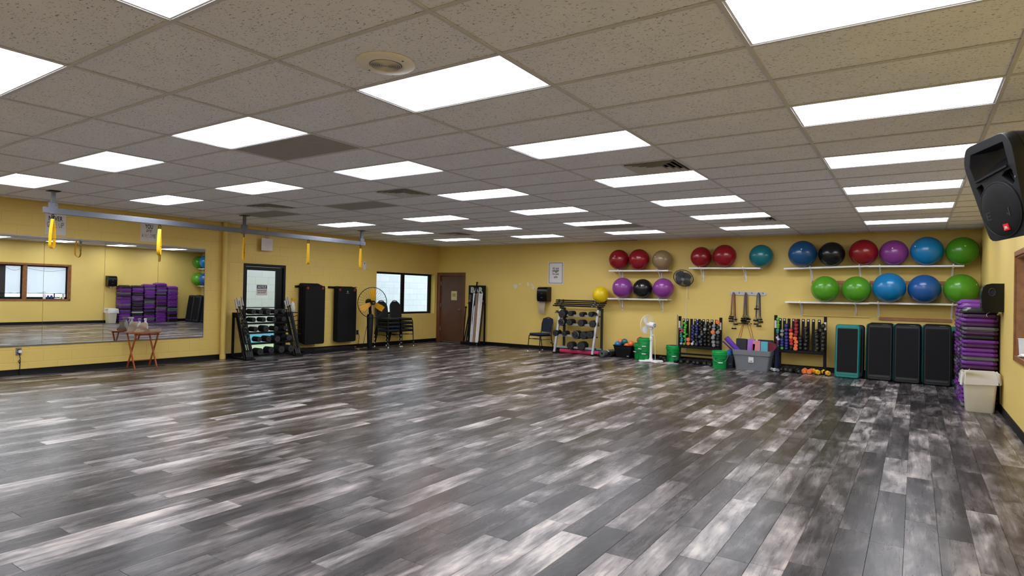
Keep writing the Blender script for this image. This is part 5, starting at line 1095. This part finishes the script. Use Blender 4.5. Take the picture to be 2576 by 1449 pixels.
for n, seq in enumerate(ST):
    cnt_ = len(seq)
    for k, c in enumerate(seq):
        z = .0604*(cnt_-1-k)
        o = ob('step_riser', rmc if k == 0 else rm, None, None, (7.632+.006*math.sin(k*1.9+n), 8.155+.437*n+.006*math.cos(k*2.3+n), z), (0, 0, .02*math.sin(k*3.1+n))); omat(o, 'ris_'+c)
        tag(o, '%s step riser, %s from the top of the %s' % (RISC[c][1], ORD[k], SN[n]), 'step riser', 'step risers stacked along the right wall')
# ---- waste bin with liner
t = thing('waste_bin', 'beige plastic waste bin with a white liner folded over the rim', 'bin', (7.615, 7.73, 0))
ob('bin_body', MB().loops([[(x, y, z) for x, y in rrect(-a, a, -b, b, .035)] for a, b, z in ((.15, .115, 0), (.155, .12, .01), (.185, .15, .47), (.192, .157, .475), (.195, .16, .53), (.185, .15, .53), (.145, .11, .02))]), 'bin_beige', t)
n = 44; ls = []
base = rrect(-.2, .2, -.165, .165, .045, 10)
for s, z, wv in ((.93, .44, 0), (.955, .53, 0), (1.0, .545, .004), (1.03, .53, .006), (1.06, .47, .010), (1.10, .405, .014)):
    ls.append([(x*s+wv*math.sin(i*1.7), y*s+wv*math.cos(i*2.3), z+wv*1.2*math.sin(i*.9)-(.03*max(0, -x/.2) if z < .45 and s > 1 else 0)) for i, (x, y) in enumerate(base)])
ob('bin_liner', MB().loops(ls, False, False), 'liner', t, ang=80); ob('liner_tie', MB().tube([(-.15, -.12, .54), (-.13, -.13, .56), (-.12, -.125, .585)], .004, 6), 'liner', t)
# ---- loudspeaker on a wall bracket
yaw, pit, rol = 1.087, .221, .052
nn = Vector((-math.sin(yaw)*math.cos(pit), -math.cos(yaw)*math.cos(pit), -math.sin(pit))); rr_ = Vector((math.cos(yaw), -math.sin(yaw), 0)); uu = rr_.cross(-nn)
if uu.z < 0: uu = -uu
r2 = math.cos(rol)*rr_+math.sin(rol)*uu; u2 = -math.sin(rol)*rr_+math.cos(rol)*uu
MS = Matrix.Identity(4); cS = Vector((7.296, 2.22, 2.232))
for i in range(3): MS[i][0], MS[i][1], MS[i][2], MS[i][3] = r2[i], u2[i], nn[i], cS[i]
t = bpy.data.objects.new('loudspeaker', None); COL.objects.link(t); t.matrix_world = MS; tag(t, 'black loudspeaker mounted high on the right wall with red badge', 'speaker')
mat('spk_black', '#131317', .45, spec=.35, bump=.25, bscale=500); mat('spk_grille', '#0c0c0e', .6, spec=.25, bump=.6, bscale=700)
def sk(sx, ht, hb, r):   # cabinet outline, wider at the top
    p = [(-.18, -hb), (.18, -hb), (.235, ht*.72), (.19, ht), (-.19, ht), (-.25, ht*.66)]
    out = []
    for i in range(len(p)):
        a, b, c = Vector(p[i-1]), Vector(p[i]), Vector(p[(i+1) % len(p)]); u = (a-b).normalized()*r; v = (c-b).normalized()*r
        for k in range(4):
            s = k/3; out.append(tuple(((b+u)*(1-s)**2+b*2*s*(1-s)+(b+v)*s**2)*sx))
    return out
o1 = sk(1, .335, .33, .05)
ob('cabinet', MB().loops([[(x*.55, y*.8, -.40) for x, y in o1], [(x*.62, y*.86, -.38) for x, y in o1], [(x*.96, y*.985, -.10) for x, y in o1], [(x, y, -.07) for x, y in o1]]), 'spk_black', t)
# horn: recessed flare
hp = [(-.175, .09), (.165, .125), (.165, .275), (-.15, .275), (-.19, .2)]
PORT = {1: [(.085, .072), (.115, .092), (.172, .098), (.182, .08), (.176, .012), (.152, -.002)], -1: [(-.178, .05), (-.12, .062), (-.108, .04), (-.13, -.045), (-.148, -.05)]}
def holed(outer, holes, z0, z1):
    cu = bpy.data.curves.new('plate', 'CURVE'); cu.dimensions = '2D'; cu.fill_mode = 'BOTH'; cu.extrude = (z1-z0)/2; cu.bevel_depth = .004; cu.bevel_resolution = 1; cu.offset = -.004
    for pts in [outer]+holes:
        s = cu.splines.new('POLY'); s.points.add(len(pts)-1); s.use_cyclic_u = True
        for p_, q_ in zip(s.points, pts): p_.co = (q_[0], q_[1], 0, 1)
    o = bpy.data.objects.new('plate', cu); COL.objects.link(o); me = bpy.data.meshes.new_from_object(o.evaluated_get(bpy.context.evaluated_depsgraph_get()))
    bpy.data.objects.remove(o); bpy.data.curves.remove(cu)
    for v in me.vertices: v.co.z += (z0+z1)/2
    me.materials.clear(); me.materials.append(M_('spk_black')); me.shade_smooth(); me.set_sharp_from_angle(angle=.6); return me
ob('front_baffle', holed(o1, [hp, PORT[1], PORT[-1]], -.066, -.004), None, t)
ob('horn', MB().loops([[(x, y, -.004) for x, y in hp], [(x*.8+.015, (y-.19)*.8+.195, -.03) for x, y in hp], [(x*.35+.05, (y-.19)*.4+.215, -.066) for x, y in hp]], False, True), 'black_gloss', t)
ob('horn_lip', MB().bar((-.165, .088, .006), (.16, .122, .006), .012, .014, (0, 0, 1)), 'spk_black', t)
for sx in (-1, 1):
    vp = PORT[sx]; v = ob('bass_port', MB().loops([[(x, y, -.064) for x, y in vp], [(x, y, -.06) for x, y in vp]]), 'black', t)
    for k in range(3): ob('port_rib', MB().bar(((.12+.02*k)*sx, .085 if sx > 0 else .05, -.03), ((.145+.012*k)*sx, .015 if sx > 0 else -.03, -.03), .006), 'spk_black', v)
g = ob('woofer_grille', MB().loops([[(rr*math.cos(2*PI*k/48), -.135+rr*math.sin(2*PI*k/48), z) for k in range(48)] for rr, z in ((.178, 0), (.180, .006), (.170, .010), (.13, .018), (.07, .022), (.005, .023))]), 'spk_grille', t, ang=60)
ob('grille_rim', MB().tube([(.181*math.cos(a), -.135+.181*math.sin(a), .004) for a in [2*PI*k/48 for k in range(48)]], .005, 6, True), 'spk_black', t)
text('lettering', 'EON', .22, .055, 'darkgrey', g, Matrix.Translation((-.01, -.16, .021)))
bd = ob('badge', MB().box(.01, .058, -.275, -.232, .012, .022), 'red_logo', t); text('lettering', 'JBL', .034, .022, 'white_plastic', bd, Matrix.Translation((.034, -.258, .022)), bold=.03)
ob('screw', MB().cyl((.195, .04, -.002), (.195, .04, .003), .007, n=10), 'steel', t)
ob('top_handle', MB().bar((-.02, .33, -.10), (.02, .31, -.36), .09, .03), 'spk_black', t)
br = thing('speaker_bracket', 'black wall bracket holding the loudspeaker on the right wall', 'bracket', (XR, 2.45, 2.30)); ob('wall_plate', MB().cbox(-.02, 0, -.06, .06, -.12, .12, .004), 'black', br); ob('arm', MB().bar((-.02, 0, 0), (-.26, -.1, .0), .05), 'black', br)
# ---- things on the sill of the right window
SZ = WZ0+.005
t = thing('paper_cup', 'tall pale cup at the far end of the right window sill', 'cup', (7.905, 6.30, SZ)); ob('cup_wall', MB().lathe([(.03, 0), (.04, .20), (.044, .205), (.04, .208), (.037, .2), (.028, .006)], 20), 'paper', t); ob('cup_rim', MB().tube([(.042*math.cos(a), .042*math.sin(a), .206) for a in [2*PI*k/20 for k in range(20)]], .003, 6, True), 'white_plastic', t)
t = thing('white_cloth', 'crumpled white cloth on the right window sill', 'cloth', (7.90, 6.12, SZ)); ob('cloth_folds', MB().loops([[(.05*math.cos(a)*(1+.2*math.sin(3*a+k))*s, -.10+.035*k, .02+.022*math.sin(a)*s+.006*math.sin(k)) for a in [2*PI*q/12 for q in range(12)]] for k, s in ((0, .4), (1, .9), (2, 1), (3, .8), (4, 1), (5, .7), (6, .3))]), 'white_plastic', t)
t = thing('tennis_ball', 'yellow-green ball on the right window sill', 'ball', (7.955, 6.24, SZ+.034)); mat('tennis', '#b6cf26', .9); ob('felt', MB().sphere((0, 0, 0), .033, 18, 12), 'tennis', t); ob('seam', MB().tube([(.0335*math.cos(a), .0335*math.sin(a)*.8, .02*math.sin(2*a)) for a in [2*PI*q/24 for q in range(24)]], .0012, 4, True), 'white_paint', t)
spray_bottle('white spray bottle on the right window sill', (7.94, 5.75, SZ), 1.5, 'white_plastic', 'white_plastic', 1.1)
for k, y in enumerate((5.86, 5.96)):
    t = thing('sanitizer_bottle', 'blue bottle on the right window sill, %s' % ('next to the spray bottle', 'second from the spray bottle')[k], 'bottle', (7.94, y, SZ)); ob('bottle_body', MB().lathe([(.001, 0), (.036, .003), (.038, .09), (.03, .115), (.014, .13)], 18), 'db_b', t); ob('pump_cap', MB().cyl((0, 0, .13), (0, 0, .15), .015, n=12), 'white_plastic', t)
